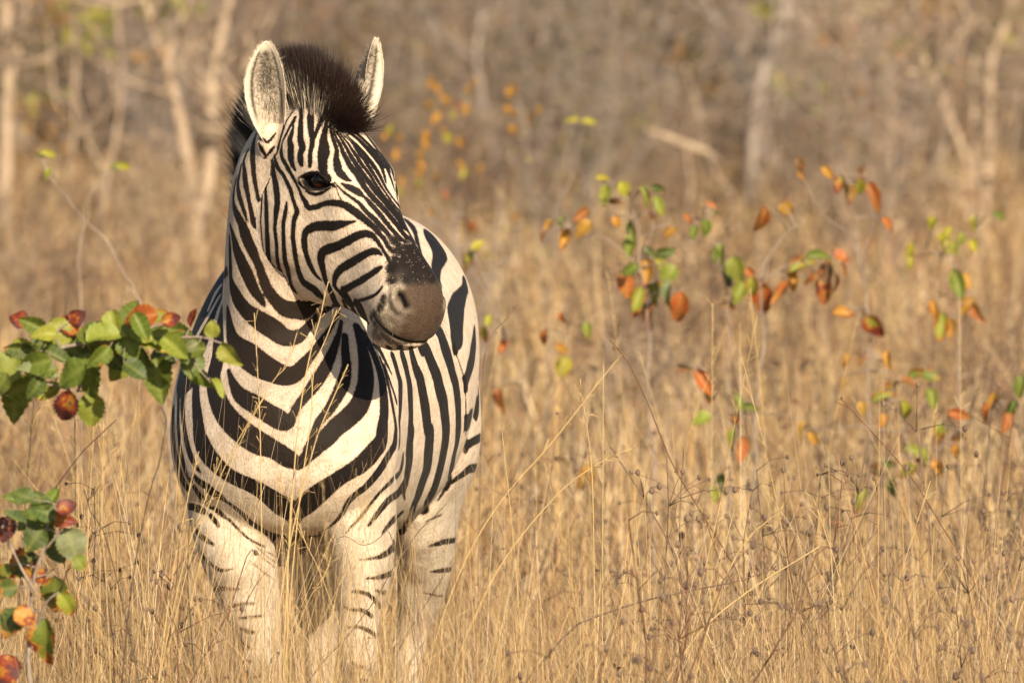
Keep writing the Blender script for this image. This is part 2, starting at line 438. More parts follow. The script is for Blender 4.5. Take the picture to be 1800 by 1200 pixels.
LEGS = [
 [(420, 840, .24, 96, .13), (410, 920, .20, 76, .13), (422, 990, .16, 67, .118), (434, 1040, .15, 57, .095), (447, 1090, .13, 47, .072), (459, 1135, .12, 35, .055), (462, 1165, .11, 35, .053),
  (464, 1200, .12, 29, .044), (465, 1290, .13, 22, .030), (466, 1370, .13, 22, .032), (466, 1405, .12, 28, .040), (466, 1440, .09, 24, .036), (466, 1474, .07, 35, .055), (466, 1482, .07, 36, .056)],
 [(612, 840, .20, 92, .13), (632, 920, .17, 66, .13), (638, 980, .14, 54, .112), (637, 1030, .12, 47, .09), (632, 1080, .11, 38, .068), (631, 1130, .09, 33, .055), (631, 1162, .08, 35, .053),
  (630, 1200, .09, 29, .044), (629, 1290, .10, 22, .030), (628, 1370, .10, 22, .032), (628, 1405, .09, 28, .040), (628, 1440, .06, 24, .036), (628, 1476, .04, 35, .055), (628, 1484, .04, 36, .056)],
 [(728, 640, 1.16, 108, .24), (732, 740, 1.15, 112, .245), (741, 820, 1.14, 95, .22), (745, 890, 1.17, 64, .17), (746, 950, 1.20, 54, .135), (744, 1015, 1.25, 46, .10), (733, 1075, 1.32, 37, .075), (722, 1120, 1.36, 31, .062),
  (719, 1180, 1.34, 26, .045), (717, 1270, 1.30, 20, .034), (716, 1330, 1.27, 24, .040), (715, 1362, 1.23, 22, .036), (714, 1394, 1.21, 34, .055), (714, 1402, 1.21, 35, .056)],
 [(565, 740, 1.20, 112, .24), (562, 820, 1.20, 92, .215), (558, 890, 1.22, 64, .17), (557, 950, 1.25, 54, .135), (558, 1015, 1.29, 46, .10), (560, 1075, 1.36, 37, .075), (562, 1120, 1.40, 31, .062),
  (563, 1180, 1.38, 26, .045), (563, 1270, 1.34, 20, .034), (563, 1330, 1.31, 24, .040), (563, 1362, 1.27, 22, .036), (563, 1394, 1.25, 34, .055), (563, 1402, 1.25, 35, .056)],
]
TAIL = [(655, 450, 1.52, 22, .03), (658, 520, 1.60, 18, .024), (660, 640, 1.63, 14, .018), (660, 760, 1.62, 10, .014), (660, 840, 1.61, 7, .01)]

def box_axes():
    return [HL, HU, HF]
head_parts = [loft(head_rings())]
for sd in (-1, 1):
    head_parts.append(ball(HP(.120, sd * .045, -.120), (.062, .138, .128), box_axes()))      # cheek
    head_parts.append(ball(HP(.165, sd * .069, .045), (.029, .035, .050), box_axes()))       # brow
    head_parts.append(ball(HP(.485, sd * .050, -.012), (.026, .036, .042), box_axes()))      # nostril wing
head_parts.append(ball(HP(.485, 0, -.118), (.052, .028, .050), box_axes()))                  # lower lip and chin
for c_ in (np.array(P(476, 250, .045)),):
    d_ = (c_ - HA) @ HL
    for q in (c_, c_ - 2 * d_ * HL):
        head_parts.append(ball(q, (.034, .034, .045)))                                       # ear base
def parea(px, py, Y, r):
    return ball(P(px, py, Y), r, [BL, -BF, np.array([0, 0, 1.0])])
body_parts = [loft(trunk_rings()), loft(neck_rings())] + [leg(k) for k in LEGS]
body_parts += [parea(412, 800, .19, (.135, .13, .17)), parea(600, 800, .16, (.13, .13, .17))]   # breast muscles
body_parts += [parea(384, 745, .34, (.10, .18, .24)), parea(628, 745, .30, (.10, .18, .24))]    # shoulders
rings = []
for px, py, Y, hw, hd in spline(TAIL, 4):
    rings.append(np.array(P(px, py, Y)) + np.outer(np.cos(ANG) * hw / pxm(Y), BL) + np.outer(np.sin(ANG) * hd, BF))
body_parts.append(loft(rings))

def join(parts):
    V, Q, T, k = [], [], [], 0
    for v, q, t in parts:
        V.append(v); Q.append(q + k); T.append(t + k); k += len(v)
    return np.vstack(V), np.vstack(Q), np.vstack(T)
hv, hq, ht = join(head_parts)
bv, bq, bt = join(body_parts)
head_bvh = BVHTree.FromPolygons([Vector(v) for v in hv], hq.tolist() + ht.tolist())
body_bvh = BVHTree.FromPolygons([Vector(v) for v in bv], bq.tolist() + bt.tolist())
VOXEL = 0.0050
raw = mesh_np('raw', np.vstack([hv, bv]), [np.vstack([hq, bq + len(hv)]), np.vstack([ht, bt + len(hv)])])
tmp = bpy.data.objects.new('raw', raw)
COL.objects.link(tmp)
rm = tmp.modifiers.new('r', 'REMESH')
rm.mode = 'VOXEL'
rm.voxel_size = VOXEL
dg = bpy.context.evaluated_depsgraph_get()
ev = tmp.evaluated_get(dg)
me = ev.to_mesh()
ZV = np.empty(len(me.vertices) * 3, np.float32); me.vertices.foreach_get('co', ZV); ZV = ZV.reshape(-1, 3).astype(float)
li = np.empty(len(me.loops), np.int32); me.loops.foreach_get('vertex_index', li)
tot = np.empty(len(me.polygons), np.int32); me.polygons.foreach_get('loop_total', tot)
assert (tot == 4).all()
ZF = li.reshape(-1, 4)
ev.to_mesh_clear()
bpy.data.objects.remove(tmp, do_unlink=True)

E = np.vstack([ZF[:, [0, 1]], ZF[:, [1, 2]], ZF[:, [2, 3]], ZF[:, [3, 0]]])
E = np.unique(np.sort(E, 1), axis=0)
deg = np.bincount(E.ravel(), minlength=len(ZV)).astype(float)
def lap(A):
    out = np.zeros_like(A)
    if A.ndim == 1:
        out += np.bincount(E[:, 0], A[E[:, 1]], len(A)); out += np.bincount(E[:, 1], A[E[:, 0]], len(A))
        return out / deg
    for c in range(A.shape[1]):
        out[:, c] = np.bincount(E[:, 0], A[E[:, 1], c], len(A)) + np.bincount(E[:, 1], A[E[:, 0], c], len(A))
    return out / deg[:, None]
# which vertices belong to the head
cls = np.zeros(len(ZV), bool)
for i in np.nonzero(ZV[:, 2] > 1.10)[0]:
    v = Vector(ZV[i])
    a = head_bvh.find_nearest(v)[3]; b = body_bvh.find_nearest(v)[3]
    cls[i] = a <= b + 0.0005
def hlocal(V):
    D = V - HA
    return D @ HF, D @ HL, D @ HU
hs, hl, hu = hlocal(ZV)
# soften the joins: strong on the body, light on the face
wgt = np.where(cls, np.where(hs > .05, 0.25, 0.6), 0.85)
wgt = lap(lap(wgt))
for it in range(40):
    k = 0.5 if it % 2 == 0 else -0.42
    ZV = ZV + (lap(ZV) - ZV) * (k * wgt)[:, None]
for px, py, Y, r in ((500, 600, .02, .11), (440, 590, .06, .10), (560, 590, .05, .10), (395, 560, .16, .10), (610, 570, .14, .10), (500, 660, .0, .10)):
    g = np.exp(-(((ZV - np.array(P(px, py, Y))) ** 2).sum(1) / (2 * r * r / 2.2))) * (~cls)
    for it in range(60):
        ZV = ZV + (lap(ZV) - ZV) * (0.5 * g)[:, None]
g = np.exp(-((hs - .12) ** 2 / .012 + (hu + .10) ** 2 / .03)) * cls
for it in range(30):
    ZV = ZV + (lap(ZV) - ZV) * (0.5 * lap(g))[:, None]
crease = (~cls) & (ZV[:, 2] > 0.55)
cw = lap(lap(lap(crease.astype(float)))) 
for it in range(26):
    ZV = ZV + (lap(ZV) - ZV) * (0.5 * cw * (~cls))[:, None]
def vnormals(V):
    a, b, c, d = (V[ZF[:, k]] for k in range(4))
    fn = np.cross(c - a, d - b)
    N = np.zeros_like(V)
    for k in range(4):
        for ax in range(3):
            N[:, ax] += np.bincount(ZF[:, k], fn[:, ax], len(V))
    return N / (np.linalg.norm(N, axis=1)[:, None] + 1e-12)

def subdivide_head(V, F, cls):
    """split the quads of the head in four so that its fine stripes stay crisp"""
    hf = cls[F].all(1)
    A, B = F[hf], F[~hf]
    e = np.sort(np.stack([A, np.roll(A, -1, 1)], 2).reshape(-1, 2), 1)
    ue, inv, cnt = np.unique(e, axis=0, return_inverse=True, return_counts=True)
    inv = inv.reshape(-1, 4)
    n0 = len(V)
    em = V[ue].mean(1)
    fm = V[A].mean(1)
    V2 = np.vstack([V, em, fm])
    ei = n0 + inv
    fi = n0 + len(ue) + np.arange(len(A))
    Q = []
    for k in range(4):
        Q.append(np.stack([A[:, k], ei[:, k], fi, ei[:, (k - 1) % 4]], 1))
    F2 = np.vstack(Q + [B])
    c2 = np.concatenate([cls, np.ones(len(ue) + len(A), bool)])
    border = np.zeros(len(V2), bool)
    border[n0:n0 + len(ue)] = cnt == 1
    border[ue[cnt == 1].ravel()] = True
    return V2, F2, c2, border
frozen = np.zeros(len(ZV), bool)
for level in range(2):
    n_old = len(ZV)
    ZV, ZF, cls, border = subdivide_head(ZV, ZF, cls)
    frozen = np.concatenate([frozen, np.zeros(len(ZV) - n_old, bool)]) | border
    E = np.vstack([ZF[:, [0, 1]], ZF[:, [1, 2]], ZF[:, [2, 3]], ZF[:, [3, 0]]])
    E = np.unique(np.sort(E, 1), axis=0)
    deg = np.maximum(np.bincount(E.ravel(), minlength=len(ZV)).astype(float), 1)
    mv = (cls & ~frozen).astype(float)
    for it in range(4):
        ZV = ZV + (lap(ZV) - ZV) * (0.5 * mv)[:, None]
# ------------------------------------------------------------------ zebra: face details pressed into the skin
hs, hl, hu = hlocal(ZV)
N = vnormals(ZV)
def dent(s, l, u, r, depth, both=True):
    """push the skin in (depth > 0) or out around a point of the face"""
    global ZV
    for sd in ((-1, 1) if both else (1,)):
        p = HP(s, sd * l, u)
        d2 = ((ZV - p) ** 2).sum(1)
        ZV = ZV - N * (depth * np.exp(-d2 / (r * r)) * cls)[:, None]
# eye sockets, facial crest, hollow under it, nasal hollow, lip corners
face_pts = [Vector(v) for v in ZV]
zbvh_raw = BVHTree.FromPolygons(face_pts, ZF[cls[ZF].all(1)].tolist())
def face_hit(px, py):
    h = zbvh_raw.ray_cast(CAM, ray(px, py).normalized())
    return np.array(h[0]) if h[0] is not None else None
EYE_C = face_hit(554, 319)
EYE_A, EYE_B = face_hit(527, 318), face_hit(586, 327)
EYE_T, EYE_D = face_hit(551, 304.5), face_hit(555, 333.5)
es, el, eu = hlocal(EYE_C)
dent(es + .045, abs(el) + .005, eu - .03, .035, .006)
dent(es + .005, abs(el), eu + .034, .022, -.005)
dent(es - .01, abs(el) + .004, eu - .034, .020, -.003)
dent(.30, .062, .045, .05, .006)
dent(.27, .085, -.02, .035, -.006)
dent(.33, .070, -.055, .045, .005)
NOS = face_hit(705, 530)
ns, nl, nu = hlocal(NOS)
dent(ns, abs(nl), nu, .030, -.006)
NN = vnormals(ZV)
zbvh_raw = BVHTree.FromPolygons([Vector(v) for v in ZV], ZF[cls[ZF].all(1)].tolist())
# nostril slit and mouth line are grooves along curves
def curve_hits(pts, step=3.0):
    out = []
    for (x0, y0), (x1, y1) in zip(pts[:-1], pts[1:]):
        m = max(1, int(math.hypot(x1 - x0, y1 - y0) / step))
        for k in range(m):
            h = face_hit(x0 + (x1 - x0) * k / m, y0 + (y1 - y0) * k / m)
            if h is not None: out.append(h)
    return np.array(out)
def mirror_head(A):
    d = (A - HA) @ HL
    return A - 2 * d[:, None] * HL
MOUTH = curve_hits([(650, 551), (658, 562), (668, 574), (682, 586), (698, 596), (715, 602), (732, 604), (740, 602)])
NSLIT = curve_hits([(699, 514), (704, 517), (708, 524), (712, 532), (715, 540)], 2)
NRIM = curve_hits([(683, 520), (682, 530), (686, 542), (694, 551), (700, 554)], 2)
def groove(C, w, depth):
    global ZV
    C = np.vstack([C, mirror_head(C)])
    near = np.nonzero(cls & (hs > .3))[0]
    d = np.min(((ZV[near][:, None, :] - C[None]) ** 2).sum(2), 1)
    k = np.exp(-d / (w * w))
    ZV[near] -= NN[near] * (depth * k)[:, None]
    return
def near_curve(C, w):
    C = np.vstack([C, mirror_head(C)])
    out = np.zeros(len(ZV))
    sel = np.nonzero(cls & (hs > .3))[0]
    d = np.min(((ZV[sel][:, None, :] - C[None]) ** 2).sum(2), 1)
    out[sel] = np.exp(-d / (w * w))
    return out
slit_mask, mouth_mask, rim_mask = near_curve(NSLIT, .0056), near_curve(MOUTH, .0036), near_curve(NRIM, .006)
groove(NRIM, .008, .004)
groove(NSLIT, .0080, .018)
groove(MOUTH, .0055, .006)
# eye opening: the skin is pressed back inside an almond and swells slightly round it
en = NN[np.argmin(((ZV - EYE_C) ** 2).sum(1))]
en = en if en[1] < 0 else -en
efwd = EYE_B - EYE_A
efwd -= (efwd @ en) * en; eyehalf = np.linalg.norm(efwd) / 2; efwd /= np.linalg.norm(efwd)
eup = np.cross(en, efwd)
if eup[2] < 0: eup = -eup
eye_top, eye_bot = (EYE_T - EYE_C) @ eup, -(EYE_D - EYE_C) @ eup
print('EYE', eyehalf, eye_top, eye_bot)
def almond(x, y):
    """< 1 inside the opening of the lids"""
    yy = y
    top = eye_top * np.clip(1 - (np.abs(x + .002) / eyehalf) ** 2.0, 0, None)
    bot = eye_bot * np.clip(1 - (np.abs(x - .001) / eyehalf) ** 2.2, 0, None)
    return np.where(yy > 0, yy / (top + 1e-5), -yy / (bot + 1e-5))
for sd in (-1, 1):
    X = ZV if sd < 0 else mirror_head(ZV)
    D = X - EYE_C
    x, y, dn = D @ efwd, D @ eup, D @ en
    near = cls & (np.abs(x) < .05) & (np.abs(y) < .04) & (np.abs(dn) < .04)
    al = almond(x, y)
    sink = np.where(near, 1 / (1 + np.exp(np.clip((al - .92) / .05, -40, 40))), 0)
    lid = np.where(near, np.exp(-((al - 1.22) / .20) ** 2), 0)
    ZV = ZV - NN * (0.016 * sink - 0.0028 * lid)[:, None]
    if sd < 0: lid_rim = np.where(near, np.exp(-((al - 1.0) / .17) ** 2), 0); lid_in = np.where(near & (al < 1), 1.0, 0)
    else: lid_rim = np.maximum(lid_rim, np.where(near, np.exp(-((al - 1.0) / .17) ** 2), 0)); lid_in = np.maximum(lid_in, np.where(near & (al < 1), 1.0, 0))
# haunch stands proud of the barrel, flank fold
FOLD = []
bm_bvh = BVHTree.FromPolygons([Vector(v) for v in ZV], ZF[(~cls[ZF]).all(1)].tolist())
for px, py in ((799, 615), (809, 642), (817, 668), (818.5, 698), (819, 728), (818, 765), (797, 830), (775, 871), (740, 905)):
    h = bm_bvh.ray_cast(CAM, ray(px, py).normalized())
    if h[0] is not None: FOLD.append(np.array(h[0]))
FOLD = spline(np.array(FOLD), 8)
near = np.nonzero((~cls) & (ZV[:, 1] > .5))[0]
D = ((ZV[near][:, None, :] - FOLD[None]) ** 2).sum(2)
ZV[near] -= NN[near] * (0.007 * np.exp(-D.min(1) / .012 ** 2))[:, None]
# muscle and skin relief of the breast and forelegs
def bump(px, py, r, d):
    global ZV
    h = bm_bvh.ray_cast(CAM, ray(px, py).normalized())
    if h[0] is None: return
    d2 = ((ZV - np.array(h[0])) ** 2).sum(1)
    ZV = ZV - NN * (d * np.exp(-d2 / (r * r)) * (~cls))[:, None]
for a in ((505, 800, .07, .006), (515, 900, .06, .012), (520, 955, .05, .02), (440, 830, .09, -.008), (585, 830, .09, -.008), (470, 985, .03, .006),
          (700, 860, .06, .010), (695, 790, .05, .008), (462, 1165, .03, -.007), (631, 1160, .03, -.007), (463, 1090, .03, .006), (612, 1095, .03, .006), (480, 1040, .03, .005), (655, 1010, .035, -.006), (745, 960, .05, -.008), (720, 1030, .04, .008), (760, 860, .05, -.01), (470, 700, .05, -.004), (545, 690, .05, -.004), (640, 980, .04, -.006), (420, 1000, .04, -.006)):
    bump(*a)
N = vnormals(ZV)
hs, hl, hu = hlocal(ZV)

# ------------------------------------------------------------------ zebra: coat markings carried onto the skin
pts_all = [Vector(v) for v in ZV]
HB = BVHTree.FromPolygons(pts_all, ZF[cls[ZF].all(1)].tolist())
BB = BVHTree.FromPolygons(pts_all, ZF[(~cls[ZF]).all(1)].tolist())
def stroke3d(flat, bvh, lim=4.8):
    K = np.array(flat, float).reshape(-1, 3)
    K = spline(K, 4) if len(K) > 2 else K
    pts, hw, lastY = [], [], None
    cen = []
    for i in range(len(K)):
        x, y, wd = K[i]
        h = bvh.ray_cast(CAM, ray(x, y).normalized())
        if h[0] is None:
            if lastY is None: continue
            c = bvh.find_nearest(P(x, y, lastY))[0]
        else:
            c = h[0]
        lastY = c.y
        t = K[min(i + 1, len(K) - 1), :2] - K[max(i - 1, 0), :2]
        t = t / (np.linalg.norm(t) + 1e-9)
        cen.append((np.array(c), x, y, wd, t))
    for i, (c, x, y, wd, t) in enumerate(cen):
        # direction of the stripe on the skin; the breadth counts only square to it
        T = cen[min(i + 1, len(cen) - 1)][0] - cen[max(i - 1, 0)][0]
        T = T / (np.linalg.norm(T) + 1e-9)
        n = np.array([-t[1], t[0]])
        k = pxm(c[1])
        base = max(wd, .6) / 2 / k
        ds = []
        for sg in (-1, 1):
            e = bvh.ray_cast(CAM, ray(x + sg * n[0] * wd / 2, y + sg * n[1] * wd / 2).normalized())
            if e[0] is not None:
                v = np.array(e[0]) - c
                v = v - (v @ T) * T
                ds.append(min(np.linalg.norm(v), lim * base))
        pts.append(c); hw.append(max(base * .55, float(np.mean(ds)) if ds else base))
    return np.array(pts), np.array(hw)

def coat_field(V, sel, strokes, out):
    """signed distance (m) to the nearest dark stripe, negative inside"""
    for pts, hw in strokes:
        if len(pts) < 2: continue
        m = hw.max() + 0.016
        lo, hi = pts.min(0) - m, pts.max(0) + m
        idx = sel[np.nonzero(((V[sel] > lo) & (V[sel] < hi)).all(1))[0]]
        if not len(idx): continue
        X = V[idx]
        best = np.full(len(idx), 1.0)
        for a, b, ra, rb in zip(pts[:-1], pts[1:], hw[:-1], hw[1:]):
            ab = b - a
            L2 = ab @ ab
            if L2 > .05 ** 2 or L2 < 1e-12: continue
            t = np.clip(((X - a) @ ab) / L2, 0, 1)
            d = np.sqrt(((X - a - t[:, None] * ab) ** 2).sum(1)) - (ra + (rb - ra) * t)
            best = np.minimum(best, d)
        out[idx] = np.minimum(out[idx], best)
head_st = [stroke3d(s, HB) for s in HEAD_STROKES]
NECKY = 10
def widen(i, s):
    if not 0 <= i < NECKY: return s
    s = list(s)
    s[2::3] = [w_ * (1.07 if i < 6 else 1.08) + (.4 if i < 6 else .6) for w_ in s[2::3]]
    return s
body_st = [stroke3d(widen(i_, s), BB, 4.0 if (s[0] > 700 and s[1] < 500) or s[0] > 814 else (1.7 if i_ < 6 else 4.8)) for i_, s in enumerate(BODY_STROKES)]
pale_st = [stroke3d(s, BB) for s in PALE_STROKES]
facing = N @ np.array([0, -1, 0.05])
coat = np.full(len(ZV), 0.02)
iv = np.arange(len(ZV))
seen_h = cls & ((hl < 0.0) | (facing > 0.0))
coat_field(ZV, iv[seen_h], head_st, coat)
MV = mirror_head(ZV)
coat_field(MV, iv[cls & (hl > .042) & (hs < .40)], head_st, coat)
coat_field(MV, iv[cls & ~seen_h], head_st, coat)
# the far side of the trunk repeats the near side
dB = (ZV - BO) @ BL
seen_b = (~cls) & (facing > -0.02)
coat_field(ZV, iv[seen_b], body_st, coat)
pale = np.full(len(ZV), 0.02)
coat_field(ZV, iv[seen_b], pale_st, pale)
coat = np.maximum(coat, -pale)
MB = ZV - 2 * (dB - .012)[:, None] * BL
back = (~cls) & ~seen_b
coat_field(MB, iv[back & (dB < 0)], body_st, coat)
coat_field(ZV, iv[back & (dB >= 0)], body_st, coat)

# ------------------------------------------------------------------ zebra: muzzle colours, dusty tints
MZ_PTS = [(700, 441, 14), (715, 436, 13), (728, 430, 11), (738, 440, 8), (695, 455, 11), (690, 470, 10), (690, 490, 14), (692, 510, 13), (700, 470, 25), (720, 470, 30), (740, 470, 20), (755, 490, 22), (735, 505, 30), (755, 530, 28), (735, 560, 35),
          (700, 545, 25), (690, 575, 30), (715, 590, 25), (745, 580, 25), (668, 565, 16), (659, 556, 13), (700, 600, 18), (675, 590, 18), (768, 520, 20), (668, 542, 12), (675, 527, 12), (660, 575, 14),
          (725, 422, 13), (738, 430, 12), (748, 450, 16), (756, 468, 14), (765, 488, 14), (715, 424, 9), (703, 432, 10), (720, 603, 18), (736, 600, 16), (688, 603, 16), (663, 588, 14), (708, 609, 14), (755, 570, 22), (652, 560, 8), (770, 540, 16)]
mz_sdf = np.full(len(ZV), 0.02)
for x, y, r in MZ_PTS:
    h = face_hit(x, y)
    if h is None: continue
    for c in (h, mirror_head(h[None])[0]):
        d = np.sqrt(((ZV - c) ** 2).sum(1)) - r / 806.0
        mz_sdf = np.where(cls, np.minimum(mz_sdf, d), mz_sdf)
s_top = float(hlocal(face_hit(716, 421))[0])
top_f = np.clip((hu - .0) / .03, 0, 1)
mz_sdf = np.where(cls & (hu > -.02), np.minimum(mz_sdf, s_top + .012 - hs + (1 - top_f) * .03 + .05 * np.clip((-.018 - hl) / .03, 0, 2)), mz_sdf)
DK, BR, PL, GY = (.014, .010, .008), (.072, .046, .030), (.33, .265, .195), (.15, .115, .085)
SEEDS = [(690, 440, DK), (710, 440, DK), (728, 428, DK), (740, 445, DK), (690, 470, DK), (715, 465, DK), (745, 470, DK), (760, 485, DK), (690, 495, DK), (715, 492, DK), (735, 490, DK), (678, 500, DK), (675, 520, DK), (672, 535, DK), (665, 545, DK),
         (740, 512, BR), (760, 515, BR), (772, 520, BR), (730, 530, BR), (750, 545, BR), (768, 545, BR), (735, 560, BR), (752, 570, BR), (715, 575, BR), (735, 585, BR), (718, 555, BR), (725, 595, BR), (710, 590, BR), (722, 512, BR),
         (690, 508, PL), (700, 506, PL), (683, 518, PL), (684, 530, PL), (690, 542, PL), (698, 550, PL), (706, 550, GY), (676, 560, PL), (685, 572, PL), (672, 552, PL), (668, 562, GY), (692, 562, GY), (695, 580, GY), (715, 550, GY),
         (660, 572, GY), (672, 590, GY), (690, 602, GY), (712, 607, GY), (735, 602, GY), (665, 582, PL), (705, 520, BR), (655, 556, DK), (661, 568, DK)]
acc, wsum = np.zeros((len(ZV), 3)), np.zeros(len(ZV))
for x, y, c in SEEDS:
    h = face_hit(x, y)
    if h is None: continue
    for q in (h, mirror_head(h[None])[0]):
        wg = 1.0 / (((ZV - q) ** 2).sum(1) + 3e-5) ** 2
        acc += wg[:, None] * np.array(c); wsum += wg
mz_col = acc / wsum[:, None]
# black lines: mouth, nostril opening
ink = np.maximum(np.maximum(mouth_mask, slit_mask * 1.2), rim_mask * .55)
ink = np.clip(np.maximum(ink * 1.3, np.maximum(lid_rim * 1.2, lid_in)), 0, 1)

# tint: 0 pale cream of face and flank, 1 whiter legs and belly; dust = dusty whites of neck and breast, with sun warmth painted into their blacks
z = ZV[:, 2]
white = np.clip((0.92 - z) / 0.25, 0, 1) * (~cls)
neckness = (~cls) * np.exp(-(((ZV[:, 0] - P(500, 640, 0).x) / .16) ** 2)) * np.clip((z - .78) / .15, 0, 1) * (ZV[:, 1] < .35)
neckness = lap(lap(neckness))

ZBASE = Vector((BO + np.array([0.08, 0.55, 0])).tolist()); ZBASE.z = 0
zroot = empty('zebra', ZBASE)
tag(zroot, 'striped zebra standing in tall dry grass, head turned to the right', 'zebra')
Zm = mesh_np('zebra_body', ZV, [ZF])
set_attr(Zm, 'coat', coat)
set_attr(Zm, 'muzzle', mz_sdf)
set_attr(Zm, 'muzzle_col', mz_col, 'FLOAT_COLOR')
set_attr(Zm, 'ink', ink)
set_attr(Zm, 'white', white)
set_attr(Zm, 'dust_sun', neckness)

M = NT('zebra_coat')
pos = M.n('ShaderNodeNewGeometry').outputs['Position']
fray = M.math('MULTIPLY', M.math('SUBTRACT', M.noise(330, 2, pos), 0.5), 0.0062)
f2 = M.math('MULTIPLY', M.math('SUBTRACT', M.noise(90, 3, pos), 0.5), 0.0030)
sd = M.math('ADD', M.math('ADD', M.attr('coat').outputs['Fac'], fray), f2)
dark = M.math('SUBTRACT', 1.0, M.smooth(sd, -0.0012, 0.0012))
fringe = M.math('SUBTRACT', 1.0, M.smooth(sd, -0.001, 0.0045))
mp = M.n('ShaderNodeMapping'); mp.inputs['Scale'].default_value = (1, 1, .33)
M.l(pos, mp.inputs[0])
n_f = M.noise(330, 3, mp.outputs[0], .65)
n_m = M.smooth(M.noise(24, 5, pos, .62), .30, .70)
cream = M.mix(n_m, (.66, .525, .39), (.78, .65, .515))
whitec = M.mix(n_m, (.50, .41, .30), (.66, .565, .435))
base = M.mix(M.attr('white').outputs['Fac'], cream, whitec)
base = M.mix(M.math('MULTIPLY', M.attr('dust_sun').outputs['Fac'], 0.62), base, M.mix(n_m, (.34, .27, .20), (.50, .41, .31)))
speck = M.ramp(n_f, [(0.28, (.52, .48, .44)), (0.52, (.98, .97, .96)), (0.72, (1.14, 1.14, 1.14))])
base = M.mix(0.9, base, M.mix(1.0, base, speck, 'MULTIPLY'))
base = M.mix(M.math('MULTIPLY', fringe, 0.45), base, (.16, .075, .035))
blk = M.mix(M.attr('dust_sun').outputs['Fac'], (.0095, .0075, .007), (.022, .0145, .010))  # neck and breast blacks turned browner: warm sunlight put into the colour
blk = M.mix(M.math('MULTIPLY', n_m, 0.6), blk, (.018, .0120, .009))
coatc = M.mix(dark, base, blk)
mzm = M.math('SUBTRACT', 1.0, M.smooth(M.math('ADD', M.attr('muzzle').outputs['Fac'], M.math('MULTIPLY', fray, 3.2)), -0.007, 0.006))
vor = M.n('ShaderNodeTexVoronoi', feature='F1')
vor.inputs['Scale'].default_value = 150
M.l(pos, vor.inputs['Vector'])
mzn = M.ramp(M.noise(320, 3, pos), [(0.25, (.55, .55, .55)), (0.75, (1.35, 1.35, 1.35))])
mzc = M.mix(1.0, M.attr('muzzle_col').outputs['Color'], mzn, 'MULTIPLY')
fleck = M.math('MULTIPLY', M.math('LESS_THAN', vor.outputs['Distance'], 0.165), M.math('GREATER_THAN', M.noise(60, 1, pos), 0.47))
sepc = M.n('ShaderNodeSeparateColor')
M.l(M.attr('muzzle_col').outputs['Color'], sepc.inputs[0])
isdark = M.math('SUBTRACT', 1.0, M.smooth(sepc.outputs[0], .03, .09))
mzc = M.mix(M.math('MULTIPLY', M.math('MULTIPLY', fleck, isdark), 0.6), mzc, (.46, .36, .26))
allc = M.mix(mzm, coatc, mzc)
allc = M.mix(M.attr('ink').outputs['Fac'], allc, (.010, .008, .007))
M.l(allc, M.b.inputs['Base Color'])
M.b.inputs['Roughness'].default_value = 0.62
M.b.inputs['Specular IOR Level'].default_value = 0.14
M.b.inputs['Sheen Weight'].default_value = 0.03
M.b.inputs['Sheen Roughness'].default_value = 0.4
bp = M.n('ShaderNodeBump')
bp.inputs['Strength'].default_value = 0.5
bp.inputs['Distance'].default_value = 0.004
M.l(M.math('ADD', M.noise(300, 4, mp.outputs[0], .6), M.math('MULTIPLY', M.noise(38, 3, pos), 1.6)), bp.inputs['Height'])
M.l(bp.outputs[0], M.b.inputs['Normal'])
link('body', Zm, M.m, zroot)

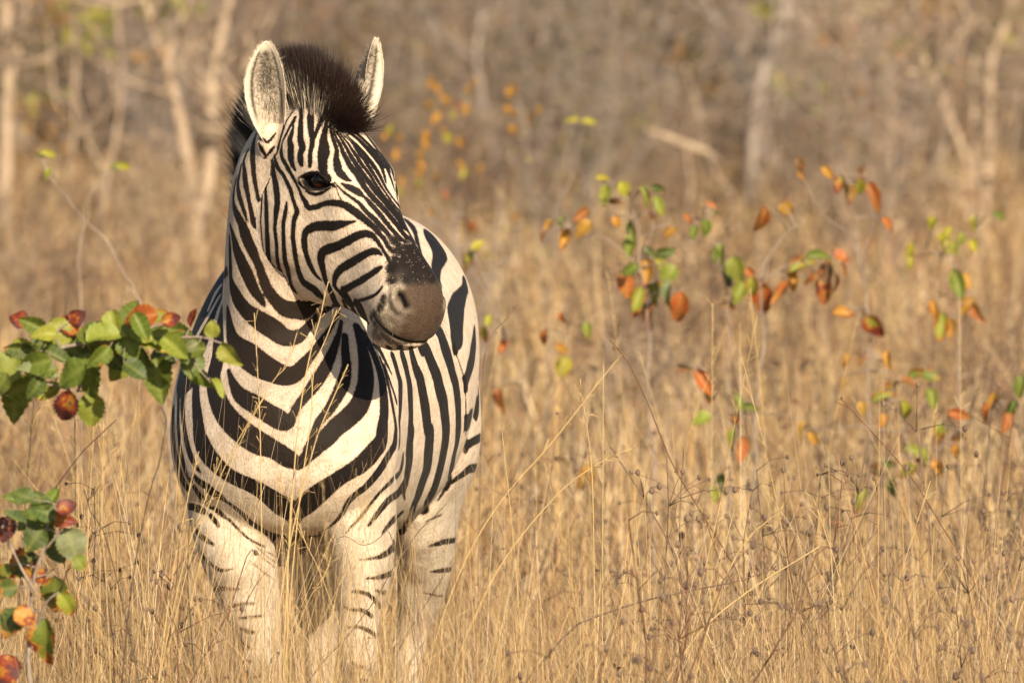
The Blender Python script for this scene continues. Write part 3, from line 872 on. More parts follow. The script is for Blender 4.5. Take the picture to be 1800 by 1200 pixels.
# ------------------------------------------------------------------ zebra: eyes
ER = .0215
ec = EYE_C - en * (ER + .0005) - efwd * .0045
def make_eye(side):
    c, nrm = ec.copy(), en.copy()
    if side > 0:
        c = mirror_head(c[None])[0]
        nrm = nrm - 2 * (nrm @ HL) * HL
    # frame of the eye
    fwd, up = efwd.copy(), eup.copy()
    if side > 0:
        fwd = fwd - 2 * (fwd @ HL) * HL
        up = up - 2 * (up @ HL) * HL
    th = np.linspace(0, math.pi * .62, 22)[1:]
    ph = np.linspace(0, 2 * math.pi, 36, endpoint=False)
    V = [c + nrm * ER * 1.02]
    for t in th:
        bulge = 1.0 + .03 * max(0, math.cos(t * 2.2))
        for p in ph:
            V.append(c + ER * bulge * (nrm * math.cos(t) + math.sin(t) * (fwd * math.cos(p) + up * math.sin(p))))
    T = [[0, 1 + k, 1 + (k + 1) % 36] for k in range(36)]
    Q = []
    for a in range(len(th) - 1):
        for k in range(36):
            Q.append([1 + a * 36 + k, 1 + (a + 1) * 36 + k, 1 + (a + 1) * 36 + (k + 1) % 36, 1 + a * 36 + (k + 1) % 36])
    me = mesh_np('eye', V, [T, Q])
    rr = np.array([0] + [t for t in th for _ in ph])
    pp = np.array([0] + [(math.cos(p) * 1.0) for t in th for p in ph])
    vv = np.array([0] + [(math.sin(p)) for t in th for p in ph])
    set_attr(me, 'polar', rr)
    set_attr(me, 'vert', vv * np.sin(rr))
    link('eye', me, EYE_M, zroot)
    alm = [(eyehalf * .9 * math.cos(2 * math.pi * k / 48), eye_top * (1 - abs(.9 * math.cos(2 * math.pi * k / 48)) ** 2.0)) for k in range(48)]
    # lashes
    V, F = [], []
    for k in range(2, 23):
        x, y = alm[k]
        for rep in range(3):
            p = c + fwd * (x + rng.normal(0, .0006)) + up * (y + .0012) + nrm * (ER + .0015)
            d = nrm * 1.0 + up * rng.uniform(-.5, .1) + fwd * (x * 25 + rng.normal(0, .15)); d /= np.linalg.norm(d)
            L = rng.uniform(.010, .018)
            s_ = np.cross(d, up); s_ /= np.linalg.norm(s_)
            b = len(V)
            V += [p - s_ * .0004, p + s_ * .0004, p + d * L - up * L * .25]
            F.append([b, b + 1, b + 2])
    link('eyelashes', mesh_np('eyelashes', V, [F]), LASH_M, zroot)
em = NT('eye_gloss')
vt = em.attr('vert').outputs['Fac']
em.l(em.ramp(em.smooth(vt, -0.75, 0.1), [(0.0, (.035, .014, .006)), (0.35, (.055, .020, .008)), (0.75, (.006, .004, .004)), (1.0, (.004, .003, .003))]), em.b.inputs['Base Color'])
em.b.inputs['Roughness'].default_value = 0.10
em.b.inputs['Specular IOR Level'].default_value = 0.35
em.b.inputs['Coat Weight'].default_value = 0.12
em.b.inputs['Coat Roughness'].default_value = 0.02
EYE_M = em.m
lm = NT('lid_skin')
lm.b.inputs['Base Color'].default_value = (.014, .010, .009, 1)
lm.b.inputs['Roughness'].default_value = 0.42
LID_M = lm.m
hm = NT('lash')
hm.b.inputs['Base Color'].default_value = (.010, .008, .007, 1)
LASH_M = hm.m
make_eye(-1)
make_eye(1)
# ------------------------------------------------------------------ zebra: ears
def make_ear(base, tip, face_dir, width, cup, lean, nu_=26, nv_=30):
    """a leaf shaped cup: base and tip points, direction the opening faces"""
    base, tip = np.array(base), np.array(tip)
    ax = tip - base; L = np.linalg.norm(ax); ax /= L
    fd = np.array(face_dir, float); fd -= (fd @ ax) * ax; fd /= np.linalg.norm(fd)
    sd = np.cross(ax, fd)
    prof = [(0, .50), (.06, .62), (.15, .74), (.3, .90), (.45, 1.0), (.6, .985), (.72, .88), (.83, .68), (.92, .43), (.97, .24), (1.0, .05)]
    pv, pw = zip(*prof)
    V, au, av, side = [], [], [], []
    for layer in (0, 1):
        for j in range(nv_):
            v = j / (nv_ - 1)
            v_ = 1 - (1 - v) ** 1.25
            hw = width * np.interp(v_, pv, pw)
            roll = np.interp(v_, [0, .25, .6, 1], [2.3, 1.75, 1.35, .9]) * cup     # how far the rims curl forward
            for i in range(nu_):
                u = -1 + 2 * i / (nu_ - 1)
                a = u * roll
                r = hw / max(math.sin(min(roll, math.pi / 2)), .3)
                x, y = r * math.sin(a), r * (1 - math.cos(a))
                th = (.0065 * (1 - abs(u) ** 4) + .0012) * (1 - .5 * v_)
                # inner layer is offset inwards
                nx, ny = -math.sin(a), math.cos(a)
                off = th if layer == 0 else -0.0
                p = base + ax * L * v_ + sd * (x + nx * off + lean * math.sin(v_ * math.pi) * .01) + fd * (y + ny * off - hw * .9 * (1 - .6 * v_))
                V.append(p); au.append(u); av.append(v_); side.append(layer)
    F = []
    for layer in (0, 1):
        o = layer * nu_ * nv_
        for j in range(nv_ - 1):
            for i in range(nu_ - 1):
                q = [o + j * nu_ + i, o + j * nu_ + i + 1, o + (j + 1) * nu_ + i + 1, o + (j + 1) * nu_ + i]
                F.append(q if layer == 0 else q[::-1])
    o = nu_ * nv_
    for j in range(nv_ - 1):
        for i in (0, nu_ - 1):
            a, b = j * nu_ + i, (j + 1) * nu_ + i
            F.append([a, b, o + b, o + a])
    for i in range(nu_ - 1):
        a, b = (nv_ - 1) * nu_ + i, (nv_ - 1) * nu_ + i + 1
        F.append([a, b, o + b, o + a])
    me = mesh_np('ear', V, [F])
    set_attr(me, 'across', au); set_attr(me, 'along', av); set_attr(me, 'outer', side)
    ear = link('ear', me, EAR_M, zroot)
    # short fur lining and fringe
    V, F, C = [], [], []
    inner = np.array(me_pts(me))[:nu_ * nv_].reshape(nv_, nu_, 3)
    for k in range(3400):
        edge = rng.random() < .30
        j = rng.uniform(1, nv_ - 2); i = (rng.choice([0.15, nu_ - 1.2]) + rng.uniform(-.1, .1)) if edge else rng.uniform(1, nu_ - 2)
        j0, i0 = int(j), int(max(0, min(i, nu_ - 2)))
        fj, fi = j - j0, i - i0
        p = (inner[j0, i0] * (1 - fi) + inner[j0, i0 + 1] * fi) * (1 - fj) + (inner[j0 + 1, i0] * (1 - fi) + inner[j0 + 1, i0 + 1] * fi) * fj
        u = -1 + 2 * i / (nu_ - 1); v = 1 - (1 - j / (nv_ - 1)) ** 1.25
        if edge:
            d = fd * .2 + sd * np.sign(u) * rng.uniform(.1, .5) + ax * rng.uniform(.7, 1.1)
            l = rng.uniform(.004, .010)
            c = (.60, .52, .40)
        else:
            if abs(u) > .72 or v > .86: continue
            d = fd * rng.uniform(.10, .30) + sd * (u * .9 + rng.normal(0, .22)) + ax * rng.normal(.25 - .9 * (v < .45), .22)
            l = rng.uniform(.010, .026)
            g = math.exp(-(u / .30) ** 2) * math.exp(-((v - .62) / .26) ** 2)
            m = rng.random()
            c = (.42, .355, .265) if m > g * .75 else (.10, .08, .062)
        d = d / np.linalg.norm(d)
        s_ = np.cross(d, rng.normal(0, 1, 3)); s_ /= np.linalg.norm(s_)
        b = len(V); wd = .0004
        q = p + d * l * .55
        t = p + d * l - fd * l * .25
        V += [p - s_ * wd, p + s_ * wd, q + s_ * wd * .8, q - s_ * wd * .8, t]
        F.append(([b, b + 1, b + 2, b + 3], [b + 3, b + 2, b + 4])); C += [c] * 5
    fm = mesh_np('ear_hair', V, [[f[0] for f in F], [f[1] for f in F]])
    set_attr(fm, 'hair_col', C, 'FLOAT_COLOR')
    e2 = link('ear_hair', fm, HAIR_M)
    e2.parent = ear
    e2['kind'] = 'stuff'
    e2.matrix_parent_inverse = ear.matrix_world.inverted()
    return ear
def me_pts(me):
    a = np.empty(len(me.vertices) * 3, np.float32); me.vertices.foreach_get('co', a)
    return a.reshape(-1, 3)
e = NT('ear_skin')
u_ = e.math('ABSOLUTE', e.attr('across').outputs['Fac'])
v_ = e.attr('along').outputs['Fac']
pos_ = e.n('ShaderNodeNewGeometry').outputs['Position']
rimf = e.math('ADD', e.smooth(u_, .70, .88), e.smooth(v_, .86, .95), clamp=True)
nz = e.noise(140, 3, pos_)
inn = e.mix(e.smooth(nz, .35, .65), (.24, .20, .15), (.50, .425, .325))
inn = e.mix(e.math('MULTIPLY', e.math('MULTIPLY', e.smooth(u_, .40, .0), e.smooth(v_, .35, .65)), .7), inn, (.035, .028, .022))
inn = e.mix(e.math('MULTIPLY', e.smooth(u_, .50, .62), e.smooth(u_, .74, .64)), inn, (.07, .055, .042))
inn = e.mix(e.smooth(v_, .34, .10), inn, (.55, .46, .35))
inn = e.mix(rimf, inn, (.70, .60, .46))
outc = e.mix(e.smooth(e.math('ADD', v_, e.math('MULTIPLY', nz, .06)), .52, .56), (.62, .52, .39), (.03, .02, .016))
outc = e.mix(e.smooth(v_, .90, .94), outc, (.68, .58, .45))
outc = e.mix(e.smooth(v_, .20, .16), outc, (.03, .02, .016))
e.l(e.mix(e.math('GREATER_THAN', e.attr('outer').outputs['Fac'], .5), inn, outc), e.b.inputs['Base Color'])
e.b.inputs['Roughness'].default_value = .8
e.b.inputs['Sheen Weight'].default_value = .2
EAR_M = e.m
h = NT('hair')
h.l(h.attr('hair_col').outputs['Color'], h.b.inputs['Base Color'])
h.b.inputs['Roughness'].default_value = .5
h.b.inputs['Specular IOR Level'].default_value = .35
HAIR_M = h.m
make_ear(P(482, 250, .03), P(468, 72, -.005), (-.12, -1.0, .05), .0455, .98, -1)
make_ear(P(630, 218, .135), P(660, 66, .13), (.93, -.42, .12), .046, 1.0, 1)

# ------------------------------------------------------------------ zebra: upright mane from forelock to withers
# px, py, Y of the root; px, py, Y shift to the tip
MANE = [
 (604, 224, -.035, 25, -5, -.05), (597, 212, -.02, 30, -26, -.03), (587, 200, .0, 27, -54, -.02), (574, 190, .02, 16, -82, -.01), (558, 184, .045, 0, -104, .0),
 (542, 182, .075, -10, -116, .01), (524, 184, .11, -20, -114, .02), (506, 190, .155, -25, -100, .04), (490, 202, .20, -31, -80, .05), (475, 222, .25, -36, -68, .06),
 (464, 248, .30, -36, -66, .07), (456, 278, .345, -32, -54, .08), (452, 312, .39, -26, -44, .08), (450, 350, .43, -18, -34, .07), (450, 395, .47, -12, -26, .06), (450, 440, .51, -8, -20, .05),
]
MK = spline(np.array(MANE, float), 20)
V, Q, T, C = [], [], [], []
band_edges = [0.0, .10, .16, .27, .34, .43, .50, .56, .62, .68, .74, .80, .86, .93, 1.01]
for k in range(40000):
    t = rng.random() ** .9
    x = t * (len(MK) - 1); i = min(int(x), len(MK) - 2); f = x - i
    px, py, Y, dx, dy, dY = MK[i] * (1 - f) + MK[i + 1] * f
    lat = rng.normal(0, 1)
    spread = .0155 if t < .45 else .012
    root = np.array(P(px, py, Y)) + HL * lat * spread * (1.25 if t < .25 else 1) + np.array([0, .01, -.012])
    k_ = pxm(Y)
    tipd = np.array([dx / k_, dY, -dy / k_]) * rng.uniform(.84, 1.03) + HL * lat * .012 + rng.normal(0, .0052, 3)
    L = np.linalg.norm(tipd)
    d = tipd / L
    s_ = np.cross(d, rng.normal(0, 1, 3)); s_ /= np.linalg.norm(s_)
    sag = rng.normal(0, .004, 3)
    wd = rng.uniform(.0004, .0008)
    b = len(V)
    fr = [0, .38, .74]
    for q in fr:
        w_ = wd * (1 - .55 * q)
        p = root + tipd * q + sag * math.sin(q * math.pi)
        V += [p - s_ * w_, p + s_ * w_]
    V.append(root + tipd)
    for q in range(2): Q.append([b + 2 * q, b + 2 * q + 1, b + 2 * q + 3, b + 2 * q + 2])
    T.append([b + 4, b + 5, b + 6])
    # banding carried on from the stripes of the neck; tips dark brown
    tj = t + rng.normal(0, .006)
    band = int(np.searchsorted(band_edges, tj)) % 2
    if t < .12: light = False
    elif t < .50: light = lat < (-.15 if t > .2 else -.45) and ((band == 0) or rng.random() < .45)
    else: light = band == 0
    tipc = np.array([.018, .0085, .006]) * rng.uniform(.5, 1.6) if t < .42 else np.array([.014, .011, .010]) * rng.uniform(.7, 1.4)
    rootc = np.array([.56, .47, .36]) * rng.uniform(.75, 1.1) if light else np.array([.012, .010, .009])
    up_to = rng.uniform(.32, .72) if t < .45 else rng.uniform(.62, .86)
    for q in fr:
        c = rootc if q < up_to else tipc
        C += [c, c]
    C.append(tipc * 1.2)
mm = mesh_np('mane', np.array(V), [Q, T])
set_attr(mm, 'hair_col', np.array(C), 'FLOAT_COLOR')
link('mane', mm, HAIR_M, zroot)['kind'] = 'stuff'

# whiskers and chin hairs
V, F = [], []
for k in range(70):
    px, py = [(rng.uniform(660, 740), rng.uniform(598, 610)), (rng.uniform(655, 700), rng.uniform(565, 590)), (rng.uniform(745, 776), rng.uniform(520, 580))][k % 3]
    hpt = HB.ray_cast(CAM, ray(px, py).normalized())
    if hpt[0] is None: continue
    p = np.array(hpt[0]); n_ = np.array(hpt[1])
    if n_[1] > 0: n_ = -n_
    d = n_ * .7 + np.array([.5 if px > 700 else -.2, -.1, -.7]) + rng.normal(0, .25, 3); d /= np.linalg.norm(d)
    L = rng.uniform(.02, .055)
    s_ = np.cross(d, rng.normal(0, 1, 3)); s_ /= np.linalg.norm(s_)
    b = len(V)
    V += [p - s_ * .0004, p + s_ * .0004, p + d * L + np.array([0, 0, -.2 * L])]
    F.append([b, b + 1, b + 2])
link('whiskers', mesh_np('whiskers', V, [F]), LASH_M, zroot)['kind'] = 'stuff'
# ------------------------------------------------------------------ materials of the field
def leaf_material():
    m = NT('autumn_leaf')
    oi = m.n('ShaderNodeObjectInfo')
    tc = m.n('ShaderNodeTexCoord')
    off = m.n('ShaderNodeVectorMath', operation='ADD')
    m.l(tc.outputs['Object'], off.inputs[0])
    sc = m.n('ShaderNodeVectorMath', operation='SCALE')
    comb = m.n('ShaderNodeCombineXYZ')
    m.l(oi.outputs['Random'], comb.inputs[0]); m.l(oi.outputs['Random'], comb.inputs[1])
    m.l(comb.outputs[0], sc.inputs[0]); sc.inputs['Scale'].default_value = 37.0
    m.l(sc.outputs[0], off.inputs[1])
    n1 = m.noise(2.6, 3, off.outputs[0])
    n2 = m.noise(9.0, 3, off.outputs[0])
    edge = m.attr('edge').outputs['Fac']
    # turning from the rim inwards: share of the leaf that has turned sits in the object's alpha
    th = m.math('ADD', m.math('ADD', m.math('MULTIPLY', edge, .40), m.math('MULTIPLY', n1, 1.15)), m.math('MULTIPLY', m.math('SUBTRACT', n2, .5), .55))
    lim = m.math('SUBTRACT', 1.22, m.math('MULTIPLY', oi.outputs['Alpha'], .98))
    turn = m.math('SUBTRACT', th, lim)
    base = m.mix(m.smooth(n2, .3, .7), oi.outputs['Color'], m.mix(1.0, oi.outputs['Color'], (.72, .80, .6), 'MULTIPLY'))
    base = m.mix(m.math('MULTIPLY', m.attr('vein').outputs['Fac'], .45), base, m.mix(.5, oi.outputs['Color'], (.45, .45, .12)))
    c = m.mix(m.smooth(turn, -.10, .0), base, (.42, .21, .028))
    c = m.mix(m.smooth(turn, .0, .12), c, (.27, .048, .018))
    c = m.mix(m.smooth(turn, .16, .34), c, (.10, .028, .025))
    spots = m.math('GREATER_THAN', m.noise(34, 1, off.outputs[0]), .70)
    c = m.mix(m.math('MULTIPLY', spots, .7), c, (.07, .03, .015))
    m.l(c, m.b.inputs['Base Color'])
    m.b.inputs['Roughness'].default_value = .55
    m.b.inputs['Specular IOR Level'].default_value = .4
    tr = m.n('ShaderNodeBsdfTranslucent')
    m.l(c, tr.inputs[0])
    mx = m.n('ShaderNodeMixShader'); mx.inputs[0].default_value = .28
    m.l(m.b.outputs[0], mx.inputs[1]); m.l(tr.outputs[0], mx.inputs[2])
    m.l(mx.outputs[0], m.out.inputs[0])
    return m.m
LEAF_M = leaf_material()

def straw_material(name):
    m = NT(name)
    c = m.attr('straw_col').outputs['Color']
    pos = m.n('ShaderNodeNewGeometry').outputs['Position']
    c = m.mix(1.0, c, m.ramp(m.noise(30, 2, pos), [(.3, (.8, .78, .74)), (.7, (1.12, 1.12, 1.12))]), 'MULTIPLY')
    m.l(c, m.b.inputs['Base Color'])
    m.b.inputs['Roughness'].default_value = .55
    m.b.inputs['Specular IOR Level'].default_value = .3
    tr = m.n('ShaderNodeBsdfTranslucent'); m.l(c, tr.inputs[0])
    mx = m.n('ShaderNodeMixShader'); mx.inputs[0].default_value = .22
    m.l(m.b.outputs[0], mx.inputs[1]); m.l(tr.outputs[0], mx.inputs[2])
    m.l(mx.outputs[0], m.out.inputs[0])
    return m.m
STRAW_M = straw_material('dry_straw')

def bark_material(name, a, b, scale=14):
    m = NT(name)
    tc = m.n('ShaderNodeNewGeometry').outputs['Position']
    mp = m.n('ShaderNodeMapping'); mp.inputs['Scale'].default_value = (1, 1, .35)
    m.l(tc, mp.inputs[0])
    m.l(m.ramp(m.noise(scale, 4, mp.outputs[0], .65), [(.32, a), (.68, b)]), m.b.inputs['Base Color'])
    m.b.inputs['Roughness'].default_value = .9
    bp = m.n('ShaderNodeBump'); bp.inputs['Distance'].default_value = .01; bp.inputs['Strength'].default_value = .6
    m.l(m.noise(scale * 3, 4, mp.outputs[0]), bp.inputs['Height']); m.l(bp.outputs[0], m.b.inputs['Normal'])
    return m.m
PALE_BARK = bark_material('pale_bark', (.26, .185, .125), (.56, .43, .30))
GREY_BARK = bark_material('grey_bark', (.19, .15, .125), (.40, .335, .28))
TWIG_M = bark_material('twig_bark', (.10, .065, .045), (.22, .15, .105), 40)
DARK_TWIG = bark_material('dark_twig', (.030, .020, .016), (.085, .055, .042), 60)
STEM_M = bark_material('grey_stem', (.20, .155, .12), (.38, .30, .235), 40)

# ------------------------------------------------------------------ ground
g = NT('dry_earth')
pos = g.n('ShaderNodeNewGeometry').outputs['Position']
gc = g.ramp(g.noise(.9, 5, pos, .6), [(.30, (.10, .062, .035)), (.52, (.19, .125, .068)), (.72, (.30, .21, .115))])
gc = g.mix(.55, gc, g.ramp(g.noise(26, 5, pos, .7), [(.3, (.06, .038, .022)), (.7, (.34, .24, .13))]))
g.l(gc, g.b.inputs['Base Color'])
g.b.inputs['Roughness'].default_value = .95
bp = g.n('ShaderNodeBump'); bp.inputs['Distance'].default_value = .06
g.l(g.noise(20, 5, pos), bp.inputs['Height']); g.l(bp.outputs[0], g.b.inputs['Normal'])
ys = np.concatenate([np.linspace(-60, -12, 12), np.linspace(-11, 60, 90), np.linspace(64, 900, 40)])
xs = np.concatenate([np.linspace(-500, -10, 14), np.linspace(-9, 9, 46), np.linspace(10, 500, 14)])
GX, GY = np.meshgrid(xs, ys)
def ground_z(x, y):
    return .035 * np.sin(x * 1.3 + 1) * np.sin(y * .7) + .02 * np.sin(x * 3.1 + y * 1.7) - .03
GZ = ground_z(GX, GY)
n_ = len(xs)
ii, jj = np.meshgrid(np.arange(len(ys) - 1), np.arange(n_ - 1), indexing='ij')
q = (ii * n_ + jj).ravel()
gm = mesh_np('ground', np.stack([GX.ravel(), GY.ravel(), GZ.ravel()], 1), [np.stack([q, q + 1, q + n_ + 1, q + n_], 1)])
tag(link('ground', gm, g.m), kind='structure')

# ------------------------------------------------------------------ grass
STRAWS = np.array([(.63, .44, .215), (.56, .37, .165), (.75, .58, .36), (.43, .275, .125), (.26, .16, .09), (.47, .375, .275), (.53, .30, .14), (.13, .078, .046)])
BROWNS = np.array([(.20, .12, .07), (.28, .17, .10), (.34, .20, .12), (.13, .085, .06), (.40, .27, .17), (.10, .06, .045), (.30, .15, .08), (.44, .34, .24)])
STRAWS = np.minimum(STRAWS * np.array([1.05, 1.06, 1.04]), .8)
STRAW_P = np.array([.20, .16, .16, .14, .12, .09, .06, .07])
def grass(name, n, y0, y1, h0, h1, w0, w1, lean, margin, segs=3, keep=None, short=0.0, cols=None):
    """n dry blades; y0..y1 distance range, heights, widths, spread of lean"""
    out_v, out_q, out_t, out_c = [], [], [], []
    # even cover over the wedge in view and a margin beside it
    Y = np.sqrt(rng.uniform((y0 + 25) ** 2, (y1 + 25) ** 2, n)) - 25
    X = rng.uniform(-1, 1, n) * (.045 * (Y + 25) + margin)
    clump = np.sin(X * 5.1 + Y * 1.9) + np.sin(X * 2.3 - Y * 3.7 + 1.3) + .7 * np.sin(X * 9.7 + Y * 6.1)
    ok = rng.random(n) < .48 + .34 * clump
    if keep is not None: ok &= keep(X, Y, rng.random(n))
    X, Y, clump = X[ok], Y[ok], clump[ok]
    n = len(X)
    H = rng.uniform(h0, h1, n) * (1 + .16 * clump) * np.where(rng.random(n) < short, rng.uniform(.3, .6, n), 1)
    W = rng.uniform(w0, w1, n)
    az = rng.uniform(0, 2 * math.pi, n)
    ln = np.abs(rng.normal(0, lean, n))
    wild = rng.random(n) < .30
    ln = np.where(wild, rng.uniform(.5, 1.15, n), ln)
    curl = rng.normal(0, .30, n) + np.where(rng.random(n) < .35, rng.uniform(.3, 1.2, n), 0)
    dirx, diry = np.cos(az), np.sin(az)
    face = az + rng.uniform(0, math.pi, n)
    sx, sy = np.cos(face), np.sin(face)
    Z0 = ground_z(X, Y) - .01
    c = (STRAWS if cols is None else cols)[rng.choice(len(STRAWS), n, p=STRAW_P)] * rng.uniform(.62, 1.36, (n, 1))
    kink = np.where(rng.random(n) < .28, rng.choice([-1, 1], n) * rng.uniform(.5, 1.5, n), 0)
    tk = rng.uniform(.30, .85, n)
    pts = []
    x, y, z = X.copy(), Y.copy(), Z0.copy()
    for k in range(segs + 1):
        t = k / segs
        wk = W * (1 - .80 * t ** 1.5) * .5
        pts.append((x.copy(), y.copy(), z.copy(), wk))
        a = ln + curl * t + kink * (t > tk)
        st = H / segs
        x = x + np.sin(a) * dirx * st; y = y + np.sin(a) * diry * st; z = z + np.cos(a) * st
    V = np.empty((n, 2 * (segs + 1), 3), np.float32)
    for k, (a, b_, z_, wk) in enumerate(pts):
        V[:, 2 * k] = np.stack([a - sx * wk, b_ - sy * wk, z_], 1)
        V[:, 2 * k + 1] = np.stack([a + sx * wk, b_ + sy * wk, z_], 1)
    base = np.arange(n)[:, None] * (2 * (segs + 1))
    Q = np.concatenate([base + np.array([[2 * k, 2 * k + 1, 2 * k + 3, 2 * k + 2]]) for k in range(segs)])
    C = np.repeat(c, 2 * (segs + 1), 0)
    return V.reshape(-1, 3), Q, C
def build_grass(name, sets, label=None):
    Vs, Qs, Cs, k = [], [], [], 0
    for v, q, c in sets:
        Vs.append(v); Qs.append(q + k); Cs.append(c); k += len(v)
    me = mesh_np(name, np.vstack(Vs), [np.vstack(Qs)], smooth=False)
    set_attr(me, 'straw_col', np.vstack(Cs), 'FLOAT_COLOR')
    o = link(name, me, STRAW_M)
    tag(o, label, 'grass', kind='stuff')
    return o
def clear_zebra(X, Y, r):
    """the animal stands here: no blades through its trunk, fewer just before its legs"""
    inside = (X > -.75) & (X < .0) & (Y > -.05) & (Y < 1.6)
    return ~inside | (r < .25)
near = [
 grass('g', 9000, -7.5, -2.5, .22, .48, .0022, .0045, .55, 1.2, 5, None, .3),
 grass('g', 11000, -3.2, -.15, .26, .56, .0010, .0026, .62, 1.2, 5, None, .3),
 grass('g', 31000, -2.3, -.10, .46, .84, .0009, .0022, .52, .6, 6, None, .2),
 grass('g', 19000, -.4, 6.0, .22, .58, .0012, .0032, .66, 1.2, 5, clear_zebra, .35),
 grass('g', 1500, -4.5, -.3, .52, .80, .0013, .0024, .30, 1.0, 6, lambda X, Y, r: (X > .05) | (X < -.75) | (r < .40)),
 grass('g', 3600, .2, 6.0, .46, .86, .0015, .0028, .50, 1.2, 6, clear_zebra),
 grass('g', 26000, -6.0, 6.0, .14, .56, .0010, .0028, 1.05, 1.2, 5, clear_zebra),
 grass('g', 9000, -5.0, 7.0, .08, .30, .003, .007, 1.1, 1.2, 4, clear_zebra),
 grass('g', 12000, -4.0, 7.0, .16, .60, .0010, .0026, .9, 1.2, 5, clear_zebra, .3, BROWNS),
 grass('g', 5000, -4.0, 7.0, .04, .14, .006, .014, 1.3, 1.2, 3, clear_zebra, .3, BROWNS),
]
build_grass('dry_grass', near, 'dry golden grass standing knee high round the zebra')
far = [
 grass('g', 22000, 5.5, 26, .22, .52, .004, .009, .70, 1.4, 4, None, .35),
 grass('g', 34000, 5.5, 30, .16, .50, .004, .011, 1.1, 1.4, 4),
 grass('g', 2600, 5.5, 26, .5, .8, .004, .006, .6, 1.4, 5),
 grass('g', 15000, 5.5, 36, .14, .55, .004, .010, 1.0, 1.4, 4, None, .3, BROWNS),
 grass('g', 12000, 24, 46, .24, .52, .008, .016, .6, 1.8, 3, None, .35),
 grass('g', 26000, 24, 72, .16, .46, .008, .020, 1.1, 1.8, 3),
 grass('g', 12000, 24, 62, .16, .50, .008, .018, 1.0, 1.8, 3, None, .3, BROWNS),
 grass('g', 18000, -4, 26, .20, .58, .004, .009, .7, 5.0, 3, lambda X, Y, r: np.abs(X) > .045 * (Y + 25) + 1.1, .35),
 grass('g', 18000, 24, 76, .20, .55, .010, .022, .8, 9.0, 3, lambda X, Y, r: np.abs(X) > .045 * (Y + 25) + 1.5, .3),
]
build_grass('dry_grass', far, 'tall dry grass of the clearing behind the zebra, out of focus')
# withered leaves and husks caught among the stems
def husks(n, y0, y1, zmax, size):
    Y = np.sqrt(rng.uniform((y0 + 25) ** 2, (y1 + 25) ** 2, n)) - 25
    X = rng.uniform(-1, 1, n) * (.045 * (Y + 25) + 1.2)
    ok = ~((X > -.75) & (X < 0) & (Y > -.3) & (Y < 1.6))
    X, Y = X[ok], Y[ok]; n = len(X)
    Z = rng.uniform(0, 1, n) ** 1.6 * zmax
    c = np.stack([X, Y, Z], 1)
    u = rng.normal(0, 1, (n, 3)); u /= np.linalg.norm(u, axis=1)[:, None]
    v = np.cross(u, rng.normal(0, 1, (n, 3))); v /= np.linalg.norm(v, axis=1)[:, None]
    w_ = np.cross(u, v)
    s = (rng.uniform(.5, 1.5, n) * size)[:, None]
    P4 = np.stack([c - u * s, c + v * s * .45 + w_ * s * .25, c + u * s, c - v * s * .45 + w_ * s * .25], 1).reshape(-1, 3)
    return P4, np.arange(4 * n).reshape(-1, 4), np.repeat(BROWNS[rng.integers(0, len(BROWNS), n)], 4, 0)
build_grass('withered_leaves', [husks(6000, -5, 8, .50, .008), husks(5200, 8, 40, .55, .020), husks(2200, 36, 70, .6, .035)], 'small brown withered leaves and husks caught in the dry grass')['category'] = 'dead leaves'

# ------------------------------------------------------------------ tubes, stems and leaves
def tube(path, radii, sides=6):
    """tapered tube along a 3D path; returns verts, quads, tris"""
    path = np.asarray(path, float); radii = np.asarray(radii, float)
    T = np.gradient(path, axis=0); T /= np.linalg.norm(T, axis=1)[:, None] + 1e-12
    ref = np.array([.3, 1.0, .2])
    a_ = np.linspace(0, 2 * math.pi, sides, endpoint=False)
    rings = []
    for p, t, r in zip(path, T, radii):
        u = np.cross(t, ref); u /= np.linalg.norm(u) + 1e-9
        v = np.cross(t, u)
        rings.append(p + r * (np.outer(np.cos(a_), u) + np.outer(np.sin(a_), v)))
    return loft(rings)
def tubes_obj(name, tubes, mat, parent):
    V, Q, T = join(tubes)
    return link(name, mesh_np(name, V, [Q, T]), mat, parent)
def wiggle(p0, p1, m, amp, r0, r1, sides=5):
    p0, p1 = np.array(p0, float), np.array(p1, float)
    t = np.linspace(0, 1, m)
    path = p0 + np.outer(t, p1 - p0)
    L = np.linalg.norm(p1 - p0)
    ph = rng.uniform(0, 6, 3)
    for ax in range(3):
        path[:, ax] += amp * L * np.sin(t * math.pi) * np.sin(t * 5 + ph[ax])
    return tube(path, r0 + (r1 - r0) * t, sides)

def leaf_mesh(name, wid, fold, curl, nu=7, nv=9, tooth=.03):
    V, E_, VN = [], [], []
    for j in range(nv):
        v = j / (nv - 1)
        half = wid * .5 * (math.sin(math.pi * v ** .72)) ** .75 if 0 < v < 1 else 0.0
        half *= 1 + (tooth * (1 if j % 2 else -1) if 0 < j < nv - 1 else 0)
        for i in range(nu):
            u = -1 + 2 * i / (nu - 1)
            x = u * half
            y = v
            z = fold * abs(u) * half - curl * (v - .2) ** 2 - .05 * math.sin(v * 9 + u * 2) * abs(u) * wid
            V.append((x, y, z))
            E_.append(max(.75 * abs(u) ** 3, max(0, (v - .45) / .55) ** 1.2))
            VN.append(1.0 if i == nu // 2 else (.45 if j % 3 == 1 else 0.0))
    Q = []
    for j in range(nv - 1):
        for i in range(nu - 1):
            Q.append([j * nu + i, j * nu + i + 1, (j + 1) * nu + i + 1, (j + 1) * nu + i])
    me = mesh_np(name, V, [Q])
    set_attr(me, 'edge', E_); set_attr(me, 'vein', VN)
    me.materials.append(LEAF_M)
    return me
